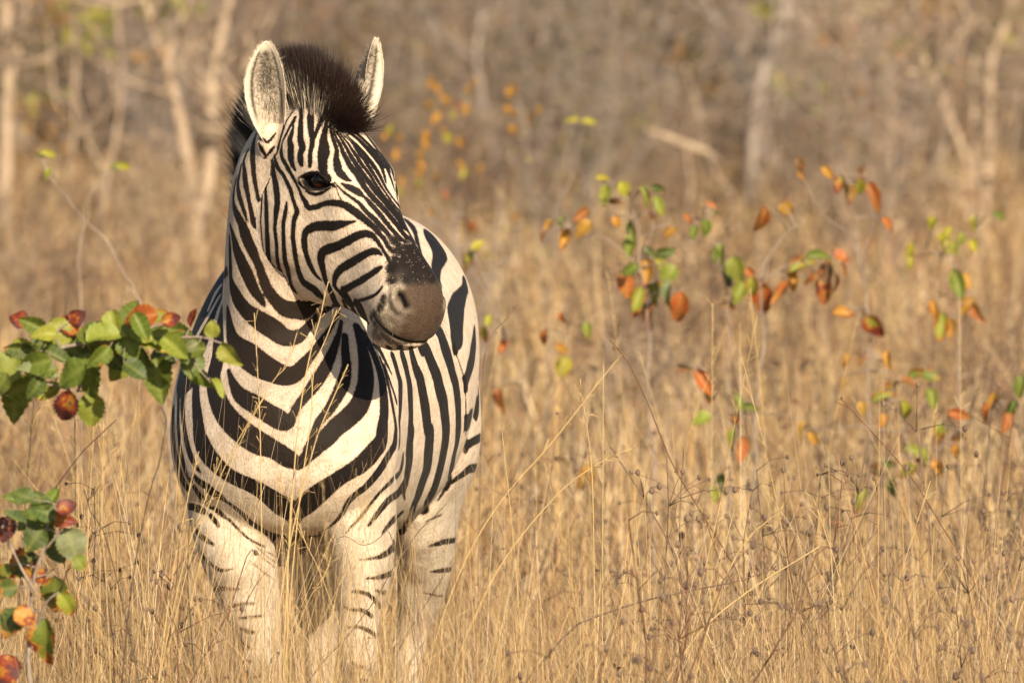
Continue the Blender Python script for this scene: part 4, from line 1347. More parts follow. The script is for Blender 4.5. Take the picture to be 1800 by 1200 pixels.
BIG = [leaf_mesh('leaf_blade', .80, .25, .25, 7, 17, .07), leaf_mesh('leaf_blade', .66, .6, .5, 7, 17, .09), leaf_mesh('leaf_blade', .90, .10, .15, 7, 17, .06), leaf_mesh('leaf_blade', .58, .9, -.3, 7, 17, .10)]
SMALL = [leaf_mesh('leaf_blade', .55, .7, .45, 5, 7, .05), leaf_mesh('leaf_blade', .66, .35, .5, 5, 7, .05), leaf_mesh('leaf_blade', .42, 1.2, .8, 5, 7, .05), leaf_mesh('leaf_blade', .50, 1.0, -.5, 5, 7, .05)]
LCOL = {'G': (.14, .18, .026), 'D': (.075, .11, .026), 'Y': (.42, .36, .035), 'L': (.27, .285, .040), 'O': (.54, .24, .034), 'R': (.46, .11, .030), 'P': (.13, .048, .040), 'B': (.21, .23, .12)}
def put_leaf(parent, px, py, Y, length, ang, col, turned, meshes, tilt=None, droop=None):
    """length in photograph pixels, ang: direction of the tip in degrees (0 right, 90 down)"""
    k = pxm(Y)
    me = meshes[int(rng.integers(len(meshes)))]
    o = bpy.data.objects.new('leaf', me)
    COL.objects.link(o)
    a = R(ang)
    tip = Vector((math.cos(a), rng.uniform(-.35, .35) if tilt is None else tilt, -math.sin(a))).normalized()
    nrm = Vector((rng.uniform(-.5, .5), -1.0 + rng.uniform(0, .45), rng.uniform(-.1, .8))) if droop is None else Vector(droop)
    x = tip.cross(nrm).normalized()
    z = x.cross(tip).normalized()
    s = length / k * (1.22 if meshes is SMALL and length < 48 and Y < 15 else (1.10 if meshes is BIG else 1.0))
    c = P(px, py, Y)
    M_ = Matrix((x, tip, z)).transposed().to_4x4()
    mw = Matrix.Translation(c - tip * s * .5) @ M_ @ Matrix.Scale(s, 4)
    base = mw.translation.copy()
    j = rng.uniform(.8, 1.2)
    b = LCOL[col]
    o.color = (min(1, b[0] * j * rng.uniform(.9, 1.1)), min(1, b[1] * j), b[2] * j, turned)
    o.parent = parent
    o.matrix_parent_inverse = Matrix.Translation(-Vector(parent.location))
    o.matrix_basis = mw
    return np.array(base)
def plant(name, label, cat, base, stems, Y, leaves, meshes, mat, group=None, jy=.12, twig_r=.0022, thin=.62, mild=1.0):
    """stems: list of [(px, py, radius px), ...]; leaves: (px, py, length px, angle, colour, share turned)"""
    root = empty(name, base)
    tag(root, label, cat, group)
    tb, nodes = [], []
    for st in stems:
        K = spline(np.array(st, float), 6) if len(st) > 2 else np.array(st, float)
        dy = rng.uniform(-jy, jy) * .4
        path = np.array([P(x, y, Y + dy * i / len(K)) for i, (x, y, r) in enumerate(K)])
        path[:, 0] += .005 * np.sin(path[:, 2] * 17 + len(tb)) + .003 * np.sin(path[:, 2] * 41)
        tb.append(tube(path, [max(r, .35) * thin / pxm(Y) for x, y, r in K], 6))
        nodes += [tuple(p) for p in path]
    nodes = np.array(nodes)
    twigs = []
    for (px, py, ln, an, c, t) in leaves:
        Yl = Y + rng.uniform(-jy, jy)
        b = put_leaf(root, px, py, Yl, ln, an + rng.uniform(-8, 8), c, t * (mild if c in 'GLBD' else (.62 if meshes is SMALL else 1)), meshes)
        d = ((nodes - b) ** 2).sum(1) + 4 * np.clip(nodes[:, 2] - b[2], 0, None) ** 2
        nb = nodes[np.argmin(d)]
        if np.linalg.norm(nb - b) < .9:
            mid = (nb + b) / 2 + np.array([0, 0, .06 * np.linalg.norm(nb - b)])
            twigs.append(tube(np.array([nb, mid, b]), [twig_r * 1.3, twig_r, twig_r * .6], 4))
    tubes_obj('stem', tb, mat, root)
    for t in twigs: tubes_obj('twig', [t], mat, root)
    return root
RED_STEM = bark_material('red_stem', (.10, .045, .025), (.22, .11, .06), 60)
# ------------------------------------------------------------------ broad leaved bush in the left foreground
def gp(px, Y):
    """point on the ground below pixel column px at distance Y"""
    p = P(px, 600, Y); return Vector((p.x, Y, 0))
plant('leafy_bush', 'green broad-leaved branch with red edged leaves reaching in front of the zebra from the left', 'bush', gp(-70, -2.8),
 [[(-90, 1500, 9), (-70, 1100, 8), (-50, 800, 7), (-25, 650, 5.5), (60, 622, 4.5), (150, 603, 4), (250, 598, 3.2), (340, 592, 2.4), (372, 598, 1.8), (402, 610, 1.2)],
  [(-30, 660, 5), (20, 668, 3.5), (80, 676, 2.5), (130, 688, 1.6)], [(110, 612, 3), (95, 585, 2), (60, 565, 1.4)], [(250, 598, 2.5), (262, 580, 2), (300, 565, 1.2)], [(330, 594, 2), (348, 640, 1.6), (372, 672, 1)]],
 -2.8,
 [(157, 664, 84, 95, 'G', .30), (281, 672, 84, 82, 'G', .10), (26, 700, 76, 80, 'G', .42), (116, 716, 62, 100, 'P', .80), (160, 722, 58, 85, 'L', .35), (60, 640, 62, 160, 'G', .20), (64, 661, 74, 178, 'B', .12),
  (58, 570, 50, 200, 'G', .25), (32, 561, 34, 195, 'R', .75), (117, 572, 52, 190, 'R', .60), (117, 606, 66, 30, 'G', .22), (136, 557, 32, 330, 'P', .85), (186, 588, 68, 340, 'L', .18), (230, 556, 54, 300, 'G', .32),
  (192, 611, 64, 20, 'L', .25), (228, 612, 46, 60, 'G', .12), (275, 567, 56, 345, 'L', .45), (302, 561, 36, 350, 'R', .7), (312, 582, 52, 10, 'G', .15), (344, 559, 34, 300, 'P', .75), (373, 578, 30, 280, 'L', .05),
  (404, 624, 48, 60, 'L', .08), (338, 642, 46, 95, 'G', .10), (334, 610, 30, 150, 'B', .0), (356, 664, 52, 70, 'G', .10), (378, 684, 38, 75, 'L', .2), (201, 628, 54, 40, 'D', .1), (238, 650, 46, 35, 'D', .15),
  (288, 630, 44, 15, 'D', .1), (150, 634, 60, 170, 'D', .2), (87, 690, 46, 140, 'L', .3), (62, 682, 44, 120, 'D', .1), (77, 606, 52, 200, 'D', .3), (4, 645, 40, 150, 'G', .1), (2, 676, 44, 120, 'G', .2), (287, 606, 34, 0, 'Y', .3), (262, 601, 36, 190, 'L', .1),
  (215, 578, 46, 200, 'G', .3), (165, 586, 50, 170, 'D', .2), (96, 628, 50, 30, 'D', .15), (320, 622, 40, 60, 'D', .05), (250, 588, 46, 20, 'L', .2), (30, 612, 50, 190, 'D', .3)]
 + [(x + rng.uniform(-10, 10), y + rng.uniform(-10, 8), rng.uniform(40, 62), rng.uniform(-40, 220), c, rng.uniform(.05, .4)) for x, y, c in
 [(110, 590, 'L'), (150, 582, 'G'), (200, 575, 'L'), (240, 585, 'G'), (285, 585, 'L'), (325, 597, 'G'), (180, 630, 'G'), (215, 640, 'L'), (265, 630, 'G'), (300, 620, 'L'), (90, 645, 'G'), (40, 625, 'L'), (120, 660, 'G'), (15, 650, 'L'), (345, 615, 'G'), (250, 565, 'R'), (175, 600, 'G'), (75, 590, 'L'), (45, 672, 'G')]],
 BIG, STEM_M, jy=.10, twig_r=.0016, thin=.8, mild=.55)
plant('leafy_bush', 'low bush with dull green and dark red leaves in the bottom left corner', 'bush', gp(40, -2.9),
 [[(45, 1600, 7), (50, 1300, 6), (56, 1100, 5), (66, 980, 4), (88, 890, 2.5)], [(56, 1120, 4), (80, 1060, 3), (105, 1040, 2)], [(60, 1040, 4), (25, 980, 3), (5, 930, 2)], [(66, 980, 3), (110, 930, 2), (122, 895, 1.2)]],
 -2.9,
 [(27, 880, 42, 185, 'G', .2), (38, 870, 38, 200, 'D', .2), (80, 900, 46, 20, 'D', .2), (82, 930, 54, 80, 'G', .15), (60, 948, 48, 130, 'D', .2), (118, 890, 36, 340, 'P', .85), (112, 914, 40, 10, 'R', .6), (93, 876, 38, 300, 'G', .1),
  (127, 958, 58, 70, 'B', .1), (141, 990, 30, 60, 'L', .3), (9, 930, 44, 100, 'R', .85), (37, 993, 62, 150, 'D', .55), (64, 1008, 44, 40, 'O', .6), (96, 1044, 58, 95, 'G', .5), (118, 1062, 48, 60, 'L', .5), (20, 1094, 54, 110, 'D', .4),
  (44, 1083, 40, 30, 'O', .5), (79, 1128, 78, 100, 'G', .55), (10, 1182, 62, 100, 'O', .8), (10, 1034, 40, 170, 'D', .5), (24, 913, 44, 190, 'D', .25), (102, 968, 44, 60, 'D', .1), (6, 1008, 36, 120, 'L', .4), (70, 882, 40, 250, 'D', .3), (48, 916, 44, 140, 'G', .2)],
 BIG, STEM_M, jy=.10, twig_r=.0016, thin=.75, mild=.8)

# ------------------------------------------------------------------ saplings with turning leaves on the right, beyond the zebra
YR = 8.0
def A(): return rng.uniform(60, 120)
plant('autumn_sapling', 'sapling with green and orange leaves in two bunches, nearest the zebra on its right', 'sapling', gp(1140, YR),
 [[(1150, 1330, 5), (1148, 900, 4), (1140, 650, 3.5), (1135, 520, 3), (1125, 440, 2.5), (1110, 360, 2), (1080, 330, 1.4)], [(1130, 470, 2.4), (1060, 420, 2), (1000, 400, 1.2)], [(1128, 450, 2), (1150, 380, 1.5), (1155, 335, 1)]], YR,
 [(1059, 316, 22, 10, 'Y', .1), (1065, 343, 34, 100, 'L', .05), (1097, 333, 28, 70, 'Y', .1), (1081, 355, 20, 10, 'P', .8), (1133, 343, 32, 50, 'L', .1), (1154, 364, 36, 70, 'L', .15), (1157, 332, 24, 10, 'D', .1), (1145, 381, 16, 60, 'P', .5),
  (1022, 378, 30, 130, 'R', .8), (1025, 402, 34, 140, 'O', .5), (987, 393, 22, 110, 'G', .1), (995, 419, 34, 100, 'O', .5), (967, 399, 26, 110, 'O', .4), (954, 413, 18, 120, 'P', .7), (1084, 390, 20, 70, 'O', .5),
  (1113, 405, 30, 60, 'G', .05), (1108, 434, 38, 110, 'L', .1), (1142, 445, 30, 20, 'D', .1), (1171, 444, 32, 350, 'D', .15), (1107, 474, 30, 140, 'G', .1), (1101, 502, 40, 75, 'R', .75), (1138, 482, 46, 95, 'O', .6), (1174, 484, 48, 125, 'L', .2),
  (1151, 515, 42, 105, 'L', .1), (1174, 518, 42, 110, 'B', .1), (1119, 527, 42, 120, 'L', .3), (1130, 541, 40, 150, 'P', .8), (1194, 541, 66, 95, 'R', .55), (1177, 407, 24, 140, 'O', .5), (1140, 560, 34, 100, 'R', .5), (1160, 470, 30, 60, 'Y', .2)], SMALL, STEM_M)
plant('autumn_sapling', 'slender sapling with yellow-green leaves and one dark hanging leaf, second from the zebra', 'sapling', gp(1270, YR + .5),
 [[(1290, 1330, 4), (1285, 900, 3.5), (1280, 650, 3), (1278, 520, 2.4), (1262, 440, 2), (1235, 390, 1.2)], [(1272, 470, 2), (1300, 480, 1.2)]], YR + .5,
 [(1209, 384, 18, 40, 'R', .7), (1218, 410, 26, 100, 'G', .1), (1241, 401, 30, 80, 'G', .05), (1250, 361, 18, 20, 'R', .5), (1256, 375, 16, 90, 'G', .1), (1267, 448, 36, 90, 'L', .1), (1294, 474, 52, 80, 'L', .1), (1299, 515, 44, 110, 'L', .2), (1282, 538, 26, 10, 'O', .8),
  (1256, 447, 22, 100, 'G', 0), (1276, 487, 34, 80, 'D', .1), (1320, 480, 24, 40, 'R', .7)], SMALL, STEM_M)
plant('autumn_sapling', 'grey stemmed sapling with big hanging red leaves in the middle of the right half', 'sapling', gp(1338, YR - .3),
 [[(1325, 1340, 5), (1322, 900, 4.5), (1332, 700, 4), (1340, 580, 3.5), (1338, 500, 3), (1370, 420, 2.5), (1410, 390, 1.6)], [(1345, 490, 2.6), (1400, 462, 2), (1470, 446, 1.2)]], YR - .3,
 [(1340, 525, 66, 92, 'R', .55), (1380, 517, 54, 110, 'R', .7), (1412, 464, 64, 335, 'L', .4), (1440, 450, 40, 350, 'G', .2), (1457, 482, 56, 100, 'P', .65), (1478, 450, 30, 15, 'R', .6), (1483, 473, 22, 60, 'P', .9), (1447, 512, 46, 80, 'R', .6), (1423, 490, 26, 120, 'R', .6),
  (1338, 387, 46, 100, 'R', .5), (1383, 367, 28, 50, 'O', .6), (1322, 505, 36, 90, 'L', .4), (1395, 495, 34, 80, 'O', .5), (1466, 500, 34, 95, 'P', .5)], SMALL, STEM_M)
plant('autumn_sapling', 'tall thin sapling with a few red leaves at its tips, highest of the right group', 'sapling', gp(1500, YR + .8),
 [[(1530, 1330, 4), (1528, 800, 3.5), (1525, 560, 3), (1505, 420, 2.5), (1490, 330, 1.6), (1480, 300, 1)], [(1526, 560, 2.6), (1520, 450, 2), (1530, 370, 1.6), (1522, 310, 1)], [(1505, 420, 2), (1450, 380, 1.4), (1410, 300, 1)]], YR + .8,
 [(1407, 287, 20, 60, 'P', .8), (1410, 306, 22, 70, 'O', .4), (1455, 303, 26, 40, 'O', .7), (1477, 327, 32, 95, 'L', .6), (1492, 342, 36, 70, 'O', .7), (1517, 307, 30, 100, 'P', .7), (1535, 345, 60, 65, 'R', .5), (1560, 394, 26, 40, 'R', .6), (1483, 550, 34, 10, 'O', .7), (1537, 575, 46, 55, 'L', .6), (1512, 330, 26, 120, 'Y', .2)], SMALL, STEM_M)
plant('autumn_sapling', 'sapling with round yellow leaves above and orange leaves below near the right edge', 'sapling', gp(1680, YR + 1.6),
 [[(1690, 1290, 4), (1688, 800, 3.5), (1685, 560, 3), (1680, 480, 2.2), (1668, 420, 1.4)], [(1684, 500, 2), (1710, 440, 1.4), (1715, 395, .9)], [(1682, 470, 2), (1640, 440, 1.2), (1604, 440, .8)]], YR + 1.6,
 [(1638, 393, 24, A(), 'Y', .05), (1713, 393, 26, A(), 'Y', .05), (1663, 410, 24, A(), 'Y', .1), (1667, 433, 26, A(), 'Y', .1), (1713, 433, 26, A(), 'Y', .1), (1600, 440, 26, A(), 'Y', .1), (1600, 463, 20, A(), 'Y', .2), (1678, 437, 22, A(), 'L', .1), (1757, 380, 24, 30, 'G', 0),
  (1683, 497, 46, 80, 'G', .1), (1698, 493, 26, 60, 'O', .5), (1643, 545, 34, 80, 'O', .7), (1653, 575, 46, 95, 'L', .45), (1697, 545, 46, 130, 'O', .4), (1718, 550, 34, 70, 'R', .5), (1673, 575, 30, 90, 'O', .4), (1655, 420, 20, A(), 'Y', 0), (1690, 420, 20, A(), 'L', .1)], SMALL, STEM_M)
plant('autumn_sapling', 'low spreading sapling with small green, orange and maroon leaves at the right edge', 'sapling', gp(1620, YR - .5),
 [[(1600, 1330, 4), (1602, 1000, 3.5), (1600, 850, 3), (1585, 720, 2.4), (1560, 640, 1.4)], [(1602, 860, 2.6), (1660, 780, 2), (1740, 720, 1.5), (1795, 690, 1)], [(1592, 760, 2), (1630, 690, 1.4), (1640, 655, .8)]], YR - .5,
 [(1486, 634, 26, 100, 'O', .6), (1515, 625, 24, 80, 'P', .7), (1561, 632, 30, 95, 'O', .6), (1612, 656, 30, 350, 'G', .4), (1636, 660, 30, 5, 'G', .3), (1598, 670, 26, 10, 'P', .8), (1572, 680, 28, 340, 'L', .5), (1552, 697, 36, 330, 'L', .4), (1482, 672, 18, 80, 'O', .4), (1515, 716, 22, 90, 'O', .4),
  (1549, 740, 26, 90, 'O', .3), (1589, 725, 40, 85, 'Y', .45), (1637, 702, 36, 75, 'L', .1), (1684, 730, 34, 20, 'R', .5), (1735, 726, 36, 130, 'R', .7), (1746, 705, 30, 110, 'O', .4), (1778, 722, 36, 110, 'D', .3), (1768, 742, 34, 95, 'R', .6), (1793, 680, 36, 100, 'G', .2), (1652, 760, 30, 100, 'L', .5), (1681, 770, 26, 120, 'P', .6),
  (1682, 796, 30, 95, 'O', .3), (1605, 795, 34, 20, 'L', .2), (1619, 813, 24, 30, 'P', .7), (1594, 828, 36, 150, 'L', .4), (1565, 816, 28, 20, 'D', .1), (1648, 822, 34, 50, 'O', .5), (1540, 828, 28, 30, 'P', .5), (1569, 857, 34, 90, 'D', .2), (1511, 879, 50, 120, 'L', .35), (1625, 800, 26, 70, 'L', .2), (1430, 770, 26, 60, 'O', .4)], SMALL, STEM_M)
plant('autumn_sapling', 'low shoot with one broad red and yellow leaf below the red-leaved sapling', 'sapling', gp(1262, YR - .8),
 [[(1290, 1350, 3.5), (1288, 950, 3), (1280, 800, 2.4), (1262, 700, 1.6), (1240, 650, 1)], [(1282, 820, 2), (1305, 740, 1.2), (1316, 712, .8)]], YR - .8,
 [(1237, 673, 46, 70, 'R', .5), (1233, 735, 32, 160, 'L', .15), (1298, 708, 28, 70, 'G', .1), (1318, 716, 28, 5, 'G', .1), (1294, 741, 26, 50, 'R', .7), (1286, 770, 34, 95, 'L', .4), (1299, 789, 40, 100, 'R', .5), (1204, 647, 26, 15, 'P', .6), (1410, 755, 30, 120, 'O', .4), (1250, 690, 34, 100, 'P', .5), (1270, 850, 34, 90, 'D', .1), (1255, 870, 30, 60, 'L', .2)], SMALL, STEM_M)
plant('autumn_sapling', 'scattered red and orange leaves on thin shoots beside the zebra flank', 'sapling', gp(900, YR + 1),
 [[(930, 1310, 3), (935, 900, 2.6), (925, 700, 2), (890, 600, 1.2)], [(930, 800, 2), (985, 660, 1.6), (1000, 570, 1)], [(932, 900, 2), (1020, 860, 1)]], YR + 1,
 [(879, 702, 38, 95, 'R', .6), (849, 590, 28, 90, 'L', .5), (882, 605, 30, 120, 'R', .5), (957, 594, 30, 100, 'R', .5), (988, 614, 26, 30, 'O', .4), (990, 645, 36, 95, 'Y', .4), (1029, 840, 44, 115, 'O', .4), (990, 560, 24, 90, 'R', .5), (1033, 580, 26, 80, 'L', .1), (822, 462, 34, 120, 'O', .6), (828, 448, 26, 300, 'L', .2), (840, 430, 22, 320, 'Y', .1), (860, 565, 22, 100, 'Y', .2)], SMALL, STEM_M)
Y2 = 22.0
OR = [(762, 142, 'O'), (770, 156, 'O'), (781, 173, 'O'), (785, 182, 'O'), (835, 146, 'O'), (823, 158, 'O'), (754, 185, 'O'), (804, 186, 'R'), (820, 192, 'O'), (795, 204, 'Y'), (765, 208, 'O'), (780, 230, 'O'), (787, 243, 'Y'), (812, 250, 'O'), (893, 161, 'O'), (905, 158, 'O'),
      (893, 193, 'O'), (905, 202, 'O'), (932, 208, 'O'), (945, 195, 'O'), (901, 228, 'O'), (675, 240, 'O'), (688, 230, 'Y'), (702, 245, 'O'), (696, 272, 'O'), (748, 240, 'O'), (751, 253, 'O'), (741, 270, 'O'), (740, 290, 'O'), (736, 305, 'O'), (809, 291, 'O'), (818, 305, 'Y'), (846, 299, 'O'), (769, 312, 'O'),
      (707, 320, 'O'), (698, 342, 'Y'), (738, 325, 'L'), (782, 344, 'R'), (756, 375, 'O'), (905, 382, 'O'), (825, 395, 'R'), (830, 400, 'R'), (760, 150, 'O'), (898, 165, 'O')]
plant('orange_shrub', 'thin shrub of small bright orange leaves in the blur behind the zebra head', 'shrub', gp(800, Y2),
 [[(800, 830, 3), (798, 500, 2.6), (790, 330, 2), (775, 200, 1.4), (762, 140, .9)], [(798, 480, 2), (840, 330, 1.6), (890, 220, 1.2), (905, 160, .8)], [(796, 460, 2), (745, 330, 1.5), (700, 250, 1)], [(792, 350, 1.6), (820, 230, 1.2), (832, 150, .8)], [(850, 310, 1.4), (930, 215, .8)]], Y2,
 [(x, y, rng.uniform(18, 26), rng.uniform(50, 130), c, rng.uniform(.05, .35)) for x, y, c in OR], SMALL, TWIG_M, jy=.3)
plant('young_sapling', 'single grey shoot with two pale yellow leaves at its tip, behind the zebra', 'sapling', gp(985, 15),
 [[(960, 1000, 3), (965, 560, 2.6), (985, 380, 2.2), (1005, 300, 1.8), (1024, 225, 1.2)]], 15.0, [(1006, 212, 26, 190, 'Y', 0), (1036, 214, 26, 350, 'Y', .1)], SMALL, STEM_M)
plant('young_sapling', 'leaning grey shoot with two small green-yellow leaves, far left', 'sapling', gp(300, 7.5),
 [[(330, 1300, 4), (290, 700, 3.6), (240, 520, 3.2), (190, 430, 2.8), (145, 385, 2.4), (100, 330, 2), (83, 305, 1.4)]], 7.5, [(83, 275, 26, 20, 'Y', 0), (84, 305, 18, 110, 'L', 0), (70, 272, 14, 170, 'L', 0)], SMALL, STEM_M)
plant('young_sapling', 'thin shoot bent over to one green-yellow leaf, left of the zebra neck', 'sapling', gp(150, 9),
 [[(140, 1230, 3), (140, 560, 2.6), (148, 380, 2.2), (165, 325, 1.8), (190, 300, 1.4), (212, 294, 1)]], 9.0, [(214, 295, 26, 10, 'Y', 0), (200, 294, 16, 200, 'L', 0)], SMALL, STEM_M)

# ------------------------------------------------------------------ pale trunks of the thin woodland behind
def leafbits(center, spread, n, cols, size):
    V, Q, C = [], [], []
    for k in range(n):
        p = np.array(center) + rng.normal(0, 1, 3) * np.array(spread)
        u = rng.normal(0, 1, 3); u /= np.linalg.norm(u)
        v = np.cross(u, rng.normal(0, 1, 3)); v /= np.linalg.norm(v)
        s = size * rng.uniform(.6, 1.4)
        b = len(V)
        V += [p - u * s, p + v * s * .55, p + u * s, p - v * s * .55]
        Q.append([b, b + 1, b + 2, b + 3]); C += [cols[int(rng.integers(len(cols)))]] * 4
    return V, Q, C
def crown_obj(parent, parts, name='crown'):
    V, Q, C = [], [], []
    for v, q, c in parts:
        Q += [[i + len(V) for i in f] for f in q]; V += v; C += c
    me = mesh_np(name, V, [Q], smooth=False)
    set_attr(me, 'straw_col', C, 'FLOAT_COLOR')
    o = link(name, me, STRAW_M, parent)
    o['kind'] = 'stuff'
    return o
DRYLEAF = [(.30, .19, .08), (.24, .16, .09), (.36, .26, .10), (.20, .20, .05), (.30, .28, .05)]
def tree(label, Y, limbs, mat, clumps=(), seed=0, group=None):
    """limbs: lists of (px, py, width px); the first is the trunk"""
    b = limbs[0][0]
    root = empty('thin_tree', gp(b[0], Y))
    tag(root, label, 'tree', group)
    allp = []
    for i, L in enumerate(limbs):
        L = [tuple(x) for x in L]
        if i == 0:
            gy = 600 + (FPX * 2.0 / (Y + 25)) - 720
            L = [(L[0][0] + 4, gy + 3, L[0][2] * 1.15)] + L
        if L[-1][1] <= 5:              # goes on above the frame
            (x0, y0, w0), (x1, y1, w1) = L[-2], L[-1]
            k = 1.0 / max(1e-3, math.hypot(x1 - x0, y1 - y0))
            L += [(x1 + (x1 - x0) * k * 260 + rng.uniform(-30, 30), y1 - 260, w1 * .75), (x1 + (x1 - x0) * k * 420 + rng.uniform(-60, 60), y1 - 520, w1 * .35)]
        K = spline(np.array(L, float), 5)
        path = np.array([P(x, y, Y) for x, y, w in K])
        path[:, 1] += np.linspace(0, rng.uniform(-.5, .5), len(K)) * (i > 0)
        tubes_obj('trunk' if i == 0 else 'branch', [tube(path, np.maximum(K[:, 2] * .74, 1.5) / 2 / pxm(Y), 8)], mat, root)
        allp.append((path, K[:, 2] / 2 / pxm(Y)))
    tw = []
    for path, rr in allp:
        for k in range(10):
            i = int(rng.integers(len(path) // 3, len(path)))
            d = np.array([rng.normal(0, .8), rng.normal(0, .8), rng.uniform(-.1, 1)]); d /= np.linalg.norm(d)
            L = rng.uniform(.4, 1.1)
            tw.append(wiggle(path[i], path[i] + d * L, 6, .06, min(rr[i] * .6, .014), .003, 4))
    tubes_obj('twig', tw, mat, root)['kind'] = 'stuff'
    parts = [leafbits(P(x, y, Y + dy), (sx, sx, sx * .8), n, cols, .035) for x, y, dy, sx, n, cols in clumps]
    top = allp[0][0][-1]
    parts.append(leafbits(top, (.7, .7, .5), 260, DRYLEAF, .04))
    crown_obj(root, parts)
    return root
YG = [(.30, .30, .04), (.36, .33, .05), (.22, .24, .04)]
OC = [(.38, .22, .05), (.30, .17, .06)]
tree('pale trunk at the left edge of the photo with a side branch leaning right', 45, [[(6, 400, 32), (10, 250, 33), (13, 120, 30), (8, 0, 26)], [(14, 150, 22), (34, 80, 16), (48, 0, 14)]], PALE_BARK, [(45, 160, 0, .12, 25, YG), (100, 25, 0, .10, 40, OC), (140, 35, .2, .12, 60, YG)])
tree('young tree forked from the ground into two pale trunks, left of the zebra mane', 42, [[(345, 390, 36), (330, 290, 32), (315, 205, 28), (293, 110, 24), (318, 45, 16), (310, 0, 14)], [(352, 392, 32), (368, 290, 30), (372, 160, 29), (385, 70, 24), (402, 0, 18)], [(374, 245, 18), (402, 228, 16), (428, 150, 12), (440, 60, 8)], [(294, 112, 18), (270, 60, 14), (256, 0, 12)]], PALE_BARK,
     [(275, 15, 0, .10, 60, YG), (262, 105, 0, .05, 20, OC), (160, 45, 0, .12, 50, YG)])
tree('slim pale sapling trunk between the left edge and the forked tree', 40, [[(178, 400, 14), (188, 310, 14), (205, 230, 10), (214, 120, 8), (205, 0, 6)], [(188, 310, 9), (150, 250, 7), (95, 180, 5), (80, 60, 5)]], PALE_BARK, [(90, 240, 0, .15, 40, OC)])
tree('tall pale straight trunk at the right edge bending right near the top', 50, [[(1733, 380, 24), (1737, 250, 26), (1742, 110, 22), (1762, 55, 20), (1780, 0, 18)], [(1740, 300, 10), (1772, 190, 8), (1795, 120, 6)]], PALE_BARK, [(1790, 60, 0, .12, 30, YG)])
tree('slim tan trunk standing just left of the tall pale trunk on the right', 50.6, [[(1716, 350, 11), (1712, 220, 14), (1710, 100, 16), (1714, 0, 18)], [(1712, 40, 12), (1680, 15, 10), (1660, 0, 8)]], PALE_BARK, [(1650, 15, 0, .08, 30, OC)])
tree('tan trunk leaning left with forking limbs in the upper right', 52, [[(1712, 330, 12), (1680, 235, 17), (1640, 142, 20), (1605, 60, 15), (1570, 0, 12)], [(1638, 138, 15), (1565, 112, 13), (1495, 55, 10), (1470, 0, 8)], [(1700, 330, 12), (1630, 300, 14), (1570, 250, 10), (1545, 180, 8)]], PALE_BARK, [(1580, 85, 0, .06, 30, YG), (1640, 115, 0, .08, 25, YG), (1455, 75, 0, .06, 20, OC)])
tree('grey trunk with a knot and two limbs in the upper right of the clearing', 58, [[(1316, 370, 27), (1326, 230, 34), (1340, 130, 30), (1372, 50, 24), (1386, 0, 26)], [(1332, 180, 20), (1300, 120, 22), (1265, 50, 16), (1240, 0, 14)]], GREY_BARK, [(1345, 12, -.5, .06, 40, YG), (1250, 160, 0, .06, 20, OC)])
tree('pale grey crooked trunk between the grey knotted trunk and the leaning tan trunk', 56, [[(1556, 300, 22), (1548, 210, 24), (1535, 165, 22), (1505, 115, 18), (1440, 70, 13), (1380, 0, 10)], [(1540, 180, 10), (1475, 160, 8), (1460, 230, 7)]], GREY_BARK, [(1420, 160, 0, .12, 30, YG)])
tree('thin grey stem pair in the haze above the zebra back', 62, [[(872, 300, 18), (860, 230, 24), (848, 180, 24), (838, 90, 12), (850, 0, 10)]], GREY_BARK, [(735, 100, 0, .10, 20, OC)])
tree('reddish bare sapling in the middle distance above the green and orange leaves', 48, [[(1200, 330, 7), (1205, 220, 8), (1198, 120, 7), (1190, 60, 6), (1195, 0, 5)], [(1204, 200, 5), (1255, 180, 4), (1300, 230, 5)]], TWIG_M, [(1197, 100, 0, .05, 12, OC)])
o = empty('dead_branch', gp(1205, 38)); tag(o, 'pale broken branch lying slantwise across the bushes, top middle', 'branch')
tubes_obj('limb', [tube(np.array([P(x, y, 38 + i * .05) for i, (x, y) in enumerate([(1138, 231), (1170, 240), (1205, 254), (1240, 268), (1268, 284)])]), [.012, .020, .024, .024, .014], 7)], PALE_BARK, o)
tubes_obj('twig', [wiggle(P(1160, 238, 38), P(1120, 300, 38.3), 6, .05, .008, .004), wiggle(P(1240, 268, 38), P(1290, 350, 37.7), 6, .05, .010, .005), wiggle(P(1205, 254, 38), P(1215, 420, 38.1), 7, .04, .010, .006)], PALE_BARK, o)

